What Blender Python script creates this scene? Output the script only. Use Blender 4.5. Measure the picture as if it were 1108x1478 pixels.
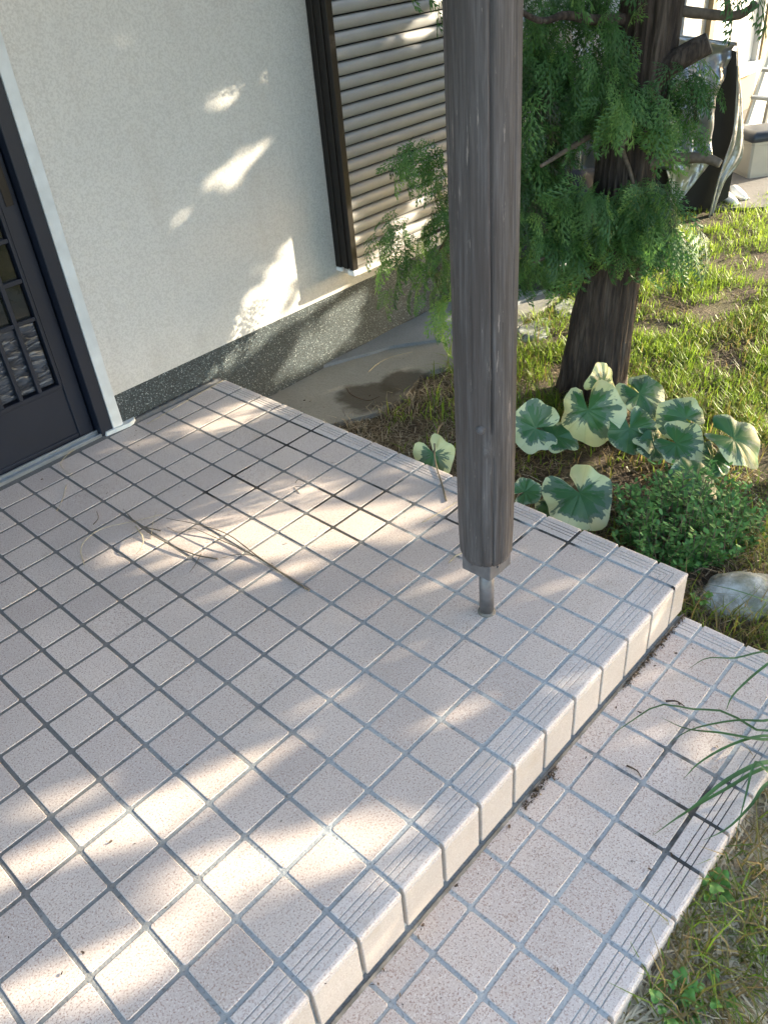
import bpy, math, random
import numpy as np
from mathutils import Vector, Matrix, noise as mnoise

for o in list(bpy.data.objects): bpy.data.objects.remove(o)
scene = bpy.context.scene
C = scene.collection
rng = np.random.default_rng(7)
random.seed(7)

# ------------------------------------------------------------------ camera
CR = np.array([[0.67541889, -0.73314643, -0.07940806],
               [-0.47879347, -0.35408081, -0.8033577],
               [0.56086196, 0.58062303, -0.59017858]])   # right, down, forward
CP = np.array([-1.4622, -0.6290, 1.3408])
FPX = 1177.6
cam_d = bpy.data.cameras.new('camera'); cam = bpy.data.objects.new('camera', cam_d); C.objects.link(cam)
M = Matrix(((CR[0][0], -CR[1][0], -CR[2][0], CP[0]),
            (CR[0][1], -CR[1][1], -CR[2][1], CP[1]),
            (CR[0][2], -CR[1][2], -CR[2][2], CP[2]), (0, 0, 0, 1)))
cam.matrix_world = M
cam_d.sensor_fit = 'VERTICAL'; cam_d.sensor_height = 24; cam_d.sensor_width = 18
cam_d.lens = 24*FPX/1478
cam_d.clip_start = 0.02; cam_d.clip_end = 800
scene.camera = cam

# ------------------------------------------------------------------ sky, sun, exposure
SUN = np.array([2.0, -0.95, 0.64]); SUN /= np.linalg.norm(SUN)
w = bpy.data.worlds.new('World'); scene.world = w; w.use_nodes = True
nt = w.node_tree
sky = nt.nodes.new('ShaderNodeTexSky'); sky.sky_type = 'NISHITA'; sky.sun_disc = False
sky.sun_elevation = math.asin(SUN[2]); sky.sun_rotation = math.atan2(SUN[0], SUN[1])
sky.air_density = 1.0; sky.dust_density = 1.8; sky.ozone_density = 0.8
nt.nodes['Background'].inputs['Strength'].default_value = 0.15
nt.links.new(sky.outputs[0], nt.nodes['Background'].inputs['Color'])
sl = bpy.data.lights.new('sun', 'SUN'); sl.energy = 4.4; sl.angle = math.radians(0.5); sl.color = (1.0, 0.87, 0.66)
so = bpy.data.objects.new('sun', sl); C.objects.link(so)
so.rotation_euler = Vector(SUN).to_track_quat('Z', 'Y').to_euler()
vs = scene.view_settings
vs.view_transform = 'Standard'; vs.look = 'None'; vs.gamma = 1.0; vs.use_curve_mapping = False
vs.exposure = 2.38

# ------------------------------------------------------------------ measuring helpers (photo point -> place)
def ray(u, v): return CR.T @ np.array([(u-554)/FPX, (v-739)/FPX, 1.0])
def onz(u, v, z): d = ray(u, v); return CP + d*(z-CP[2])/d[2]
def ony(u, v, y): d = ray(u, v); return CP + d*(y-CP[1])/d[1]
NV = np.array([CR[2][0], CR[2][1], 0.0]); NV /= np.linalg.norm(NV)
RV = np.array([NV[1], -NV[0], 0.0])
def onv(u, v, q, off=0.0):                       # vertical plane facing the viewer through q
    d = ray(u, v); q = np.array(q)
    return CP + d*((np.dot(NV, q)+off-np.dot(NV, CP))/np.dot(NV, d))

# ------------------------------------------------------------------ scene helpers
def link(o, parent=None):
    C.objects.link(o)
    if parent is not None: o.parent = parent
    return o
def mk(name, verts, faces, mat, parent=None, smooth=False):
    me = bpy.data.meshes.new(name)
    me.from_pydata([tuple(map(float, v)) for v in verts], [], [tuple(map(int, f)) for f in faces]); me.update()
    if mat is not None: me.materials.append(mat)
    if smooth: me.polygons.foreach_set('use_smooth', [True]*len(me.polygons))
    return link(bpy.data.objects.new(name, me), parent)
def inst(name, me, loc=(0, 0, 0), rot=(0, 0, 0), parent=None, scale=None):
    o = bpy.data.objects.new(name, me); o.location = tuple(map(float, loc)); o.rotation_euler = rot
    if scale is not None: o.scale = scale
    return link(o, parent)
def meshdata(name, verts, faces, mat, smooth=False):
    me = bpy.data.meshes.new(name)
    me.from_pydata([tuple(map(float, v)) for v in verts], [], [tuple(map(int, f)) for f in faces]); me.update()
    me.materials.append(mat)
    if smooth: me.polygons.foreach_set('use_smooth', [True]*len(me.polygons))
    return me
def tag(o, label=None, cat=None, group=None, kind=None):
    if label: o['label'] = label
    if cat: o['category'] = cat
    if group: o['group'] = group
    if kind: o['kind'] = kind
    return o
def empty(name, loc=(0, 0, 0)):
    o = bpy.data.objects.new(name, None); o.location = tuple(map(float, loc)); o.empty_display_size = 0.05
    return link(o)
class MB:
    def __init__(s): s.v = []; s.f = []
    def add(s, v, f):
        b = len(s.v); s.v += [tuple(map(float, p)) for p in v]; s.f += [tuple(int(i)+b for i in q) for q in f]; return s
    def box(s, x0, x1, y0, y1, z0, z1):
        return s.add([(x0,y0,z0),(x1,y0,z0),(x1,y1,z0),(x0,y1,z0),(x0,y0,z1),(x1,y0,z1),(x1,y1,z1),(x0,y1,z1)],
                     [(0,3,2,1),(4,5,6,7),(0,1,5,4),(1,2,6,5),(2,3,7,6),(3,0,4,7)])
    def bbox(s, x0, x1, y0, y1, z0, z1, b=0.002):          # box with chamfered edges
        v = []; f = []
        for (z, i) in ((z0, b), (z0+b, 0), (z1-b, 0), (z1, b)):
            xa, xb, ya, yb = x0+i, x1-i, y0+i, y1-i
            v += [(xa+b,ya,z),(xb-b,ya,z),(xb,ya+b,z),(xb,yb-b,z),(xb-b,yb,z),(xa+b,yb,z),(xa,yb-b,z),(xa,ya+b,z)]
        for k in range(3):
            for i in range(8):
                f.append((k*8+i, k*8+(i+1) % 8, k*8+8+(i+1) % 8, k*8+8+i))
        f.append(tuple(reversed(range(8)))); f.append(tuple(range(24, 32)))
        return s.add(v, f)
    def tube(s, pts, rad, seg=8, cap=True, rf=None):
        pts = [np.array(p, float) for p in pts]; n = len(pts)
        if np.isscalar(rad): rad = [rad]*n
        v = []; f = []
        up = np.array([0.31, 0.17, 0.93])
        t0 = pts[1]-pts[0]; a = np.cross(t0, up); a /= np.linalg.norm(a)+1e-9
        for i in range(n):
            t = pts[min(i+1, n-1)]-pts[max(i-1, 0)]; t /= np.linalg.norm(t)+1e-9
            a = a - t*np.dot(a, t); a /= np.linalg.norm(a)+1e-9; bb = np.cross(t, a)
            for k in range(seg):
                th = 2*math.pi*k/seg; r = rad[i]*(rf(i, k) if rf else 1.0)
                v.append(pts[i]+(a*math.cos(th)+bb*math.sin(th))*r)
        for i in range(n-1):
            for k in range(seg):
                f.append((i*seg+k, i*seg+(k+1) % seg, (i+1)*seg+(k+1) % seg, (i+1)*seg+k))
        if cap: f.append(tuple(reversed(range(seg)))); f.append(tuple((n-1)*seg+k for k in range(seg)))
        return s.add(v, f)
    def build(s, name, mat, parent=None, smooth=False): return mk(name, s.v, s.f, mat, parent, smooth)
def spline(pts, n):                                         # Catmull-Rom through pts
    pts = [np.array(p, float) for p in pts]; P = [2*pts[0]-pts[1]]+pts+[2*pts[-1]-pts[-2]]
    out = []
    m = len(pts)-1
    for k in range(n+1):
        t = k/n*m; i = min(int(t), m-1); u = t-i
        p0, p1, p2, p3 = P[i:i+4]
        out.append(0.5*((2*p1)+(-p0+p2)*u+(2*p0-5*p1+4*p2-p3)*u*u+(-p0+3*p1-3*p2+p3)*u**3))
    return out
def nz(x, y, z=0.0): return mnoise.noise(Vector((x, y, z)))

# ------------------------------------------------------------------ materials
class NT:
    def __init__(s, name):
        s.m = bpy.data.materials.new(name); s.m.use_nodes = True; s.t = s.m.node_tree
        s.b = s.t.nodes['Principled BSDF']; s.out = s.t.nodes['Material Output']
    def n(s, typ, ins=None, **kw):
        nd = s.t.nodes.new(typ)
        for k, v in kw.items(): setattr(nd, k, v)
        for k, v in (ins or {}).items():
            if hasattr(v, 'is_output'): s.t.links.new(v, nd.inputs[k])
            else: nd.inputs[k].default_value = v
        return nd
    def set(s, **kw):
        for k, v in kw.items():
            k = k.replace('_', ' ')
            if hasattr(v, 'is_output'): s.t.links.new(v, s.b.inputs[k])
            else: s.b.inputs[k].default_value = v
    def pos(s): return s.n('ShaderNodeNewGeometry').outputs['Position']
    def obj(s): return s.n('ShaderNodeTexCoord').outputs['Object']
    def mapp(s, vec, scale=(1, 1, 1), loc=(0, 0, 0)): return s.n('ShaderNodeMapping', {'Vector': vec, 'Scale': scale, 'Location': loc}).outputs[0]
    def noise(s, vec, scale, detail=3.0, rough=0.55): return s.n('ShaderNodeTexNoise', {'Vector': vec, 'Scale': scale, 'Detail': detail, 'Roughness': rough}).outputs['Fac']
    def ramp(s, fac, stops, interp='LINEAR'):
        nd = s.n('ShaderNodeValToRGB', {'Fac': fac}); cr = nd.color_ramp; cr.interpolation = interp
        while len(cr.elements) < len(stops): cr.elements.new(0.5)
        for e, (p, c) in zip(cr.elements, stops):
            e.position = p; e.color = (c, c, c, 1) if np.isscalar(c) else (*c, 1)
        return nd.outputs['Color']
    def mix(s, fac, a, b, mode='MIX'):
        nd = s.n('ShaderNodeMix', data_type='RGBA', blend_type=mode)
        for i, v in ((0, fac), (6, a), (7, b)):
            if hasattr(v, 'is_output'): s.t.links.new(v, nd.inputs[i])
            else: nd.inputs[i].default_value = v if np.isscalar(v) else (*v, 1)
        return nd.outputs[2]
    def math(s, op, a, b=0.5, c=None):
        d = {0: a, 1: b}
        if c is not None: d[2] = c
        nd = s.n('ShaderNodeMath', operation=op)
        for i, v in d.items():
            if hasattr(v, 'is_output'): s.t.links.new(v, nd.inputs[i])
            else: nd.inputs[i].default_value = v
        return nd.outputs[0]
    def bump(s, h, strength=0.3, dist=0.001, normal=None):
        ins = {'Height': h, 'Strength': strength, 'Distance': dist}
        if normal is not None: ins['Normal'] = normal
        nd = s.n('ShaderNodeBump', ins)
        s.t.links.new(nd.outputs[0], s.b.inputs['Normal']); return nd.outputs[0]
    def rnd(s): return s.n('ShaderNodeObjectInfo').outputs['Random']
    def attr(s, name): return s.n('ShaderNodeAttribute', attribute_name=name)

def simple(name, col, rough=0.6, metal=0.0, var=0.15, scale=30.0, bump=0.0, bscale=200.0):
    n = NT(name); p = n.pos()
    c = n.mix(n.ramp(n.noise(p, scale, 4), [(0.3, 0.0), (0.7, 1.0)]), tuple(x*(1-var) for x in col), tuple(min(1, x*(1+var)) for x in col))
    n.set(Base_Color=c, Roughness=rough, Metallic=metal)
    if bump: n.bump(n.noise(p, bscale, 3), bump, 0.001)
    return n.m

def make_tile_mat(name, c0, c1, speck, rough):
    n = NT(name); p = n.pos(); r = n.rnd()
    base = n.mix(r, c0, c1)
    base = n.mix(n.ramp(n.noise(p, 5, 4), [(0.38, 0.0), (0.7, 0.22)]), base, (0.36, 0.30, 0.25))      # faint soiling
    s1 = n.ramp(n.noise(p, 290, 2, 0.65), [(0.53, 0.0), (0.62, speck)])
    base = n.mix(s1, base, (0.30, 0.195, 0.16))
    s2 = n.ramp(n.noise(n.mapp(p, loc=(3, 7, 1)), 300, 2, 0.6), [(0.57, 0.0), (0.65, 0.55*speck/0.75)])
    base = n.mix(s2, base, (0.78, 0.74, 0.70))
    s3 = n.ramp(n.noise(n.mapp(p, loc=(9, 2, 5)), 210, 1, 0.5), [(0.70, 0.0), (0.76, speck*0.8)])
    base = n.mix(s3, base, (0.10, 0.08, 0.07))
    stain = n.ramp(n.noise(n.mapp(p, loc=(1, 4, 2)), 11, 5, 0.65), [(0.60, 0.0), (0.78, 0.35)])
    base = n.mix(stain, base, (0.33, 0.24, 0.13))
    base = n.mix(n.ramp(n.noise(n.mapp(p, loc=(5, 5, 5)), 1.7, 6, 0.7), [(0.42, 0.0), (0.75, 0.38)]), base, (0.34, 0.30, 0.27))
    n.set(Base_Color=base, Roughness=n.ramp(n.noise(p, 60, 3), [(0.3, rough-0.08), (0.7, rough+0.12)]))
    n.bump(n.noise(p, 500, 2), 0.25, 0.0006)
    return n.m
M_TILE = make_tile_mat('speckled_tile', (0.555, 0.482, 0.440), (0.665, 0.575, 0.510), 0.85, 0.5)
M_NOSE = make_tile_mat('nosing_tile', (0.59, 0.545, 0.52), (0.65, 0.59, 0.55), 0.6, 0.5)
M_RISER = make_tile_mat('riser_tile', (0.49, 0.445, 0.40), (0.54, 0.49, 0.44), 0.40, 0.45)
def make_grout():
    n = NT('grout'); p = n.pos()
    c = n.mix(n.noise(p, 40, 5), (0.30, 0.33, 0.342), (0.46, 0.488, 0.495))
    sep = n.n('ShaderNodeSeparateXYZ', {'Vector': p})
    far = n.math('ADD', n.math('MULTIPLY', sep.outputs['Y'], 0.62), n.math('MULTIPLY', sep.outputs['X'], -0.32))
    far = n.math('ADD', far, n.math('MULTIPLY', n.noise(p, 3.5, 4), 0.9))
    c = n.mix(n.ramp(n.math('MULTIPLY', far, 0.7), [(0.46, 0.0), (0.88, 0.82)]), c, (0.10, 0.09, 0.08))         # trodden-in dirt towards the door
    for (x, y, rad) in ((-0.22, 0.78, 0.36), (-0.08, 0.44, 0.26), (-0.44, -0.37, 0.44), (0.03, -0.13, 0.16), (-0.04, 1.2, 0.24), (-0.35, 1.15, 0.2), (0.02, 0.25, 0.14)):
        d = n.n('ShaderNodeVectorMath', {0: p, 1: (x, y, 0)}, operation='DISTANCE').outputs['Value']
        d = n.math('ADD', n.math('DIVIDE', d, rad*1.1), n.math('MULTIPLY', n.noise(p, 14, 3), 0.9))
        c = n.mix(n.ramp(d, [(0.74, 0.92), (0.99, 0.0)]), c, (0.018, 0.015, 0.012))        # black algae in the joints
    c = n.mix(n.ramp(n.noise(p, 170, 3), [(0.52, 0.0), (0.72, 0.55)]), c, (0.06, 0.055, 0.05))
    n.set(Base_Color=c, Roughness=0.85)
    n.bump(n.noise(p, 180, 4), 0.7, 0.002)
    return n.m
M_GROUT = make_grout()
M_DIRTY = simple('dirty_mortar', (0.15, 0.135, 0.115), 0.9, 0.0, 0.5, 25, 0.5, 120)
def make_stucco():
    n = NT('stucco'); p = n.pos()
    c = n.mix(n.noise(p, 2.2, 4), (0.57, 0.56, 0.525), (0.64, 0.625, 0.585))
    c = n.mix(n.ramp(n.noise(p, 190, 3), [(0.40, 0.45), (0.56, 0.0)]), c, (0.40, 0.385, 0.355))
    st = n.ramp(n.noise(n.mapp(p, (7, 7, 1.2)), 1.6, 5), [(0.56, 0.0), (0.8, 0.28)])
    c = n.mix(st, c, (0.42, 0.38, 0.33))
    sp_ = n.n('ShaderNodeSeparateXYZ', {'Vector': p})
    gr = n.math('SUBTRACT', n.math('ADD', 0.62, n.math('MULTIPLY', n.noise(n.mapp(p, (9, 9, 5)), 1.0, 6, 0.7), 0.55)), n.math('MULTIPLY', sp_.outputs['Z'], 1.15))
    c = n.mix(n.ramp(gr, [(0.66, 0.0), (0.95, 0.40)]), c, (0.30, 0.28, 0.235))        # splash dirt above the plinth
    dr = n.ramp(n.noise(n.mapp(p, (38, 38, 0.9), (2, 0, 3)), 1.0, 4, 0.6), [(0.60, 0.0), (0.76, 0.22)])
    c = n.mix(dr, c, (0.36, 0.35, 0.31))                                             # rain streaks
    n.set(Base_Color=c, Roughness=0.95)
    nb = n.bump(n.noise(p, 170, 3, 0.6), 0.9, 0.0026)
    n.bump(n.noise(n.mapp(p, (1, 1, 1)), 45, 2), 0.35, 0.004, nb)
    return n.m
M_STUCCO = make_stucco()
def make_terrazzo():
    n = NT('washed_stone'); p = n.pos()
    v = n.n('ShaderNodeTexVoronoi', {'Vector': p, 'Scale': 330.0})
    g = n.n('ShaderNodeSeparateColor', {'Color': v.outputs['Color']}).outputs[0]
    c = n.ramp(g, [(0.0, (0.010, 0.017, 0.021)), (0.48, (0.026, 0.041, 0.048)), (0.74, (0.057, 0.085, 0.094)), (0.89, (0.145, 0.19, 0.195)), (0.965, (0.33, 0.38, 0.38))], 'CONSTANT')
    c = n.mix(n.ramp(v.outputs['Distance'], [(0.35, 0.0), (0.7, 0.6)]), c, (0.05, 0.058, 0.06))
    n.set(Base_Color=c, Roughness=0.62)
    n.bump(n.math('MULTIPLY', v.outputs['Distance'], -1.0), 0.5, 0.0015)
    return n.m
M_PLINTH = make_terrazzo()
M_DOOR = simple('door_paint', (0.005, 0.009, 0.020), 0.5, 0.0, 0.12, 8, 0.12, 300)
M_DOOR_IN = simple('door_groove', (0.008, 0.010, 0.014), 0.5, 0.0, 0.1, 8)
M_JAMB = simple('jamb_cement', (0.60, 0.63, 0.63), 0.8, 0.0, 0.12, 14, 0.5, 150)
M_ALU = simple('sill_aluminium', (0.42, 0.45, 0.47), 0.35, 0.75, 0.12, 30)
def make_darkglass():
    n = NT('door_glass'); p = n.pos()
    n.set(Base_Color=n.mix(n.noise(p, 14, 3), (0.006, 0.008, 0.006), (0.02, 0.022, 0.016)), Roughness=0.07, Metallic=0.0)
    n.b.inputs['IOR'].default_value = 1.5
    n.bump(n.noise(p, 20, 2), 0.08, 0.002)
    return n.m
M_GLASS = make_darkglass()
def make_wave():
    n = NT('wave_glass'); p = n.mapp(n.pos(), (14, 1, 46))
    wv = n.n('ShaderNodeTexNoise', {'Vector': p, 'Scale': 1.0, 'Detail': 2.0, 'Distortion': 0.6}).outputs['Fac']
    n.set(Base_Color=n.mix(n.ramp(wv, [(0.4, 0.0), (0.62, 1.0)]), (0.014, 0.018, 0.026), (0.055, 0.066, 0.085)), Roughness=0.22)
    n.bump(wv, 0.8, 0.012)
    return n.m
M_WAVE = make_wave()
M_SHUT_FRAME = simple('bronze_frame', (0.014, 0.0115, 0.010), 0.4, 0.3, 0.15, 12)
M_SLAT = simple('shutter_slat', (0.345, 0.343, 0.335), 0.55, 0.1, 0.07, 7, 0.08, 90)
M_SILL = simple('sill_putty', (0.50, 0.47, 0.42), 0.6, 0.0, 0.15, 25, 0.2, 120)
M_WHITE = simple('white_plastic', (0.78, 0.79, 0.78), 0.45, 0.0, 0.06, 20)
def make_wood():
    n = NT('weathered_log'); p = n.obj()
    g1 = n.noise(n.mapp(p, (60, 60, 3.2)), 1.0, 8, 0.72)
    g2 = n.noise(n.mapp(p, (300, 300, 9.0)), 1.0, 6, 0.7)
    c = n.ramp(g1, [(0.28, (0.045, 0.036, 0.033)), (0.48, (0.092, 0.079, 0.075)), (0.64, (0.142, 0.128, 0.126)), (0.82, (0.215, 0.20, 0.198))])
    c = n.mix(n.ramp(g2, [(0.42, 0.45), (0.56, 0.0)]), c, (0.022, 0.018, 0.018))
    big = n.noise(n.mapp(p, (14, 14, 2.2)), 1.0, 3)
    c = n.mix(n.ramp(big, [(0.45, 0.0), (0.68, 0.55)]), c, (0.060, 0.042, 0.036))
    chips = n.ramp(n.noise(n.mapp(p, (120, 120, 10), (4, 1, 2)), 1.0, 5, 0.7), [(0.63, 0.0), (0.665, 0.75)])
    c = n.mix(chips, c, (0.30, 0.25, 0.22))
    n.set(Base_Color=c, Roughness=n.ramp(g1, [(0.3, 0.5), (0.7, 0.78)]))
    n.bump(n.math('ADD', n.math('MULTIPLY', g1, 0.7), n.math('MULTIPLY', g2, 0.7)), 0.55, 0.0025)
    return n.m
M_LOG = make_wood()
M_STEEL = simple('painted_steel', (0.19, 0.18, 0.18), 0.45, 0.5, 0.22, 40, 0.15, 150)
def make_bark():
    n = NT('cypress_bark'); p = n.obj()
    g1 = n.noise(n.mapp(p, (26, 26, 2.4)), 1.0, 6, 0.65)
    g2 = n.noise(n.mapp(p, (95, 95, 7)), 1.0, 5, 0.6)
    c = n.ramp(g1, [(0.30, (0.020, 0.013, 0.010)), (0.5, (0.070, 0.049, 0.036)), (0.68, (0.135, 0.105, 0.082)), (0.85, (0.22, 0.18, 0.15))])
    c = n.mix(n.ramp(g2, [(0.40, 0.7), (0.56, 0.0)]), c, (0.018, 0.012, 0.009))
    n.set(Base_Color=c, Roughness=0.92)
    n.bump(n.math('ADD', g1, n.math('MULTIPLY', g2, 0.6)), 1.0, 0.010)
    return n.m
M_BARK = make_bark()
M_TWIG = simple('grey_twig', (0.13, 0.10, 0.075), 0.9, 0.0, 0.3, 60, 0.5, 200)
M_CUT = simple('cut_wood', (0.30, 0.25, 0.19), 0.85, 0.0, 0.25, 50, 0.4, 150)
def make_leafy(name, stops, trans=0.25, rough=0.5):
    n = NT(name); a = n.attr('rnd').outputs['Fac']
    c = n.ramp(a, stops)
    n.set(Base_Color=c, Roughness=rough)
    tr = n.n('ShaderNodeBsdfTranslucent', {'Color': c})
    ms = n.n('ShaderNodeMixShader', {0: trans, 1: n.b.outputs[0], 2: tr.outputs[0]})
    n.t.links.new(ms.outputs[0], n.out.inputs['Surface'])
    return n.m
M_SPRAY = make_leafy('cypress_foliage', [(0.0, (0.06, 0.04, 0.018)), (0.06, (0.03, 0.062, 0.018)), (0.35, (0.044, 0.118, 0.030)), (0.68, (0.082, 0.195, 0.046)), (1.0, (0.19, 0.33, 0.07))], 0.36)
M_GRASS = make_leafy('grass', [(0.0, (0.30, 0.22, 0.09)), (0.25, (0.19, 0.17, 0.045)), (0.45, (0.13, 0.18, 0.028)), (0.75, (0.19, 0.31, 0.03)), (1.0, (0.30, 0.40, 0.04))], 0.45)
M_DRY = make_leafy('dry_grass', [(0.0, (0.05, 0.032, 0.02)), (0.4, (0.15, 0.105, 0.06)), (0.75, (0.40, 0.33, 0.21)), (1.0, (0.60, 0.53, 0.38))], 0.15, 0.7)
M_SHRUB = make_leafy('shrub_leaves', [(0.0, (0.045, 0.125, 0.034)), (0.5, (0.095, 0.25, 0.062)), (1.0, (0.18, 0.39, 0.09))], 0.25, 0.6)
M_TREE2 = make_leafy('shade_tree_leaves', [(0.0, (0.03, 0.07, 0.02)), (1.0, (0.07, 0.13, 0.03))], 0.2)
M_BLADE = simple('green_blade', (0.075, 0.155, 0.045), 0.45, 0.0, 0.3, 12)
M_STRAW = simple('straw', (0.42, 0.36, 0.24), 0.8, 0.0, 0.25, 50)
M_DEADLEAF = simple('dead_leaf', (0.07, 0.045, 0.03), 0.85, 0.0, 0.4, 90)
M_TWIGDRY = simple('dry_twig', (0.13, 0.105, 0.075), 0.85, 0.0, 0.35, 70)
def make_soil():
    n = NT('soil'); p = n.pos()
    a = n.noise(p, 9, 6, 0.65); b = n.noise(p, 70, 5, 0.7)
    c = n.ramp(b, [(0.3, (0.030, 0.022, 0.015)), (0.5, (0.085, 0.062, 0.042)), (0.72, (0.18, 0.138, 0.09))])
    c = n.mix(n.ramp(a, [(0.42, 0.0), (0.62, 0.7)]), c, n.mix(b, (0.05, 0.055, 0.018), (0.14, 0.12, 0.05)))
    n.set(Base_Color=c, Roughness=0.95)
    n.bump(b, 1.0, 0.02)
    return n.m
M_SOIL = make_soil()
def make_concrete(name, c0, c1, damp=None):
    n = NT(name); p = n.pos()
    c = n.mix(n.noise(p, 6, 6, 0.65), c0, c1)
    c = n.mix(n.ramp(n.noise(p, 150, 3), [(0.5, 0.0), (0.7, 0.4)]), c, tuple(x*0.55 for x in c0))
    if damp:
        for (x, y, rad) in damp:
            d = n.n('ShaderNodeVectorMath', {0: p, 1: (x, y, -0.17)}, operation='DISTANCE').outputs['Value']
            d = n.math('ADD', n.math('DIVIDE', d, rad*2.4), n.math('MULTIPLY', n.noise(p, 9, 4), 0.5))
            c = n.mix(n.ramp(d, [(0.58, 0.85), (0.70, 0.0)]), c, (0.045, 0.037, 0.022))
    n.set(Base_Color=c, Roughness=0.8)
    n.bump(n.noise(p, 60, 5), 0.4, 0.004)
    return n.m
M_APRON = make_concrete('apron_concrete', (0.20, 0.195, 0.165), (0.31, 0.305, 0.265), [(0.50, 1.42, 0.13), (0.68, 1.38, 0.12)])
M_FILLET = make_concrete('fillet_cement', (0.17, 0.19, 0.20), (0.25, 0.27, 0.28))
M_YARD = make_concrete('yard_concrete', (0.13, 0.125, 0.12), (0.20, 0.19, 0.18))
def make_rock():
    n = NT('rock'); p = n.pos()
    c = n.ramp(n.noise(p, 22, 7, 0.7), [(0.3, (0.14, 0.14, 0.11)), (0.5, (0.30, 0.31, 0.27)), (0.7, (0.50, 0.53, 0.52))])
    c = n.mix(n.ramp(n.noise(p, 9, 3), [(0.5, 0.0), (0.65, 0.5)]), c, (0.13, 0.15, 0.075))
    n.set(Base_Color=c, Roughness=0.9); n.bump(n.noise(p, 60, 6, 0.7), 0.9, 0.008)
    return n.m
M_ROCK = make_rock()
def make_bigleaf():
    n = NT('variegated_leaf'); uv = n.n('ShaderNodeUVMap', uv_map='polar').outputs[0]
    sep = n.n('ShaderNodeSeparateXYZ', {'Vector': uv}); ang, rad = sep.outputs[0], sep.outputs[1]
    p = n.obj(); r = n.rnd()
    off = n.n('ShaderNodeCombineXYZ', {'X': n.math('MULTIPLY', r, 37.0), 'Y': n.math('MULTIPLY', r, 11.0), 'Z': 0.0}).outputs[0]
    q = n.n('ShaderNodeVectorMath', {0: p, 1: off}, operation='ADD').outputs[0]
    streak = n.n('ShaderNodeTexNoise', {'Vector': n.n('ShaderNodeCombineXYZ', {'X': n.math('ADD', n.math('MULTIPLY', ang, 22.0), n.math('MULTIPLY', r, 50.0)), 'Y': n.math('MULTIPLY', rad, 1.6), 'Z': r}).outputs[0], 'Scale': 1.0, 'Detail': 3.0, 'Roughness': 0.6}).outputs['Fac']
    side = n.noise(q, 9.0, 2)
    edge = n.math('ADD', rad, n.math('ADD', n.math('MULTIPLY', n.math('SUBTRACT', streak, 0.5), 1.25), n.math('ADD', n.math('MULTIPLY', n.math('SUBTRACT', side, 0.5), 1.9), n.math('MULTIPLY', n.math('SUBTRACT', r, 0.62), 0.45))))
    dark = n.mix(n.noise(q, 30, 3), (0.028, 0.105, 0.034), (0.055, 0.165, 0.050))
    mid = (0.10, 0.17, 0.105)
    cream = n.mix(n.noise(q, 14, 3), (0.40, 0.50, 0.20), (0.64, 0.67, 0.44))
    c = n.mix(n.ramp(edge, [(0.56, 0.0), (0.62, 1.0)]), dark, mid)
    c = n.mix(n.ramp(edge, [(0.80, 0.0), (0.85, 1.0)]), c, cream)
    vein = n.math('ABSOLUTE', n.math('SINE', n.math('MULTIPLY', ang, 3.14159*9)))
    c = n.mix(n.ramp(vein, [(0.02, 0.3), (0.07, 0.0)]), c, (0.20, 0.28, 0.14))
    n.set(Base_Color=c, Roughness=0.36)
    n.bump(n.math('ADD', n.ramp(vein, [(0.0, 0.0), (0.35, 1.0)]), n.math('MULTIPLY', n.noise(q, 60, 3), 0.5)), 0.3, 0.0025)
    tr = n.n('ShaderNodeBsdfTranslucent', {'Color': c})
    ms = n.n('ShaderNodeMixShader', {0: 0.22, 1: n.b.outputs[0], 2: tr.outputs[0]})
    n.t.links.new(ms.outputs[0], n.out.inputs['Surface'])
    return n.m
M_BIGLEAF = make_bigleaf()
M_PETIOLE = simple('petiole', (0.16, 0.13, 0.085), 0.6, 0.0, 0.3, 40)
def make_silver():
    n = NT('silver_sheet'); p = n.pos()
    n.set(Base_Color=n.mix(n.noise(p, 9, 4), (0.30, 0.31, 0.33), (0.44, 0.45, 0.47)), Roughness=0.3, Metallic=0.75)
    n.bump(n.noise(p, 28, 4), 0.5, 0.012)
    return n.m
M_SILVER = make_silver()
M_BLACK = simple('black_sheet', (0.003, 0.003, 0.0035), 0.6, 0.0, 0.2, 14, 0.5, 25)
M_NEIGH = simple('pale_siding', (0.45, 0.45, 0.43), 0.8, 0.0, 0.06, 3)
M_TAN = simple('tan_board', (0.26, 0.19, 0.10), 0.7, 0.0, 0.12, 6)
M_CURTAIN = simple('white_blind', (0.80, 0.80, 0.79), 0.8, 0.0, 0.05, 5)
M_LADDER = simple('aluminium', (0.36, 0.37, 0.36), 0.45, 0.3, 0.1, 20)
M_BIN = simple('bin_plastic', (0.42, 0.40, 0.34), 0.5, 0.0, 0.06, 10)
M_LID = simple('bin_lid', (0.035, 0.042, 0.055), 0.4, 0.0, 0.15, 12)
M_GREY = simple('grey_frame', (0.35, 0.36, 0.36), 0.5, 0.2, 0.1, 10)
M_DARKB = simple('dark_base', (0.05, 0.048, 0.042), 0.8, 0.0, 0.2, 20)
M_CUTGREY = simple('grey_knot', (0.095, 0.085, 0.085), 0.7, 0.0, 0.35, 140, 0.5, 300)
M_ROOF = simple('eave_board', (0.20, 0.14, 0.09), 0.8, 0.0, 0.2, 12)

# ================================================================== THE SETTING
P = 0.108; T = 0.0995; JO = P-T
XR = 0.069; YF = -0.075; H = 0.1355; WALL = 1.75
def gz(x, y):
    return -0.192+0.012*nz(x*2.2, y*2.2)+0.006*nz(x*9, y*9)-0.012*max(0, min(1, (-0.35-y)*4))
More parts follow.
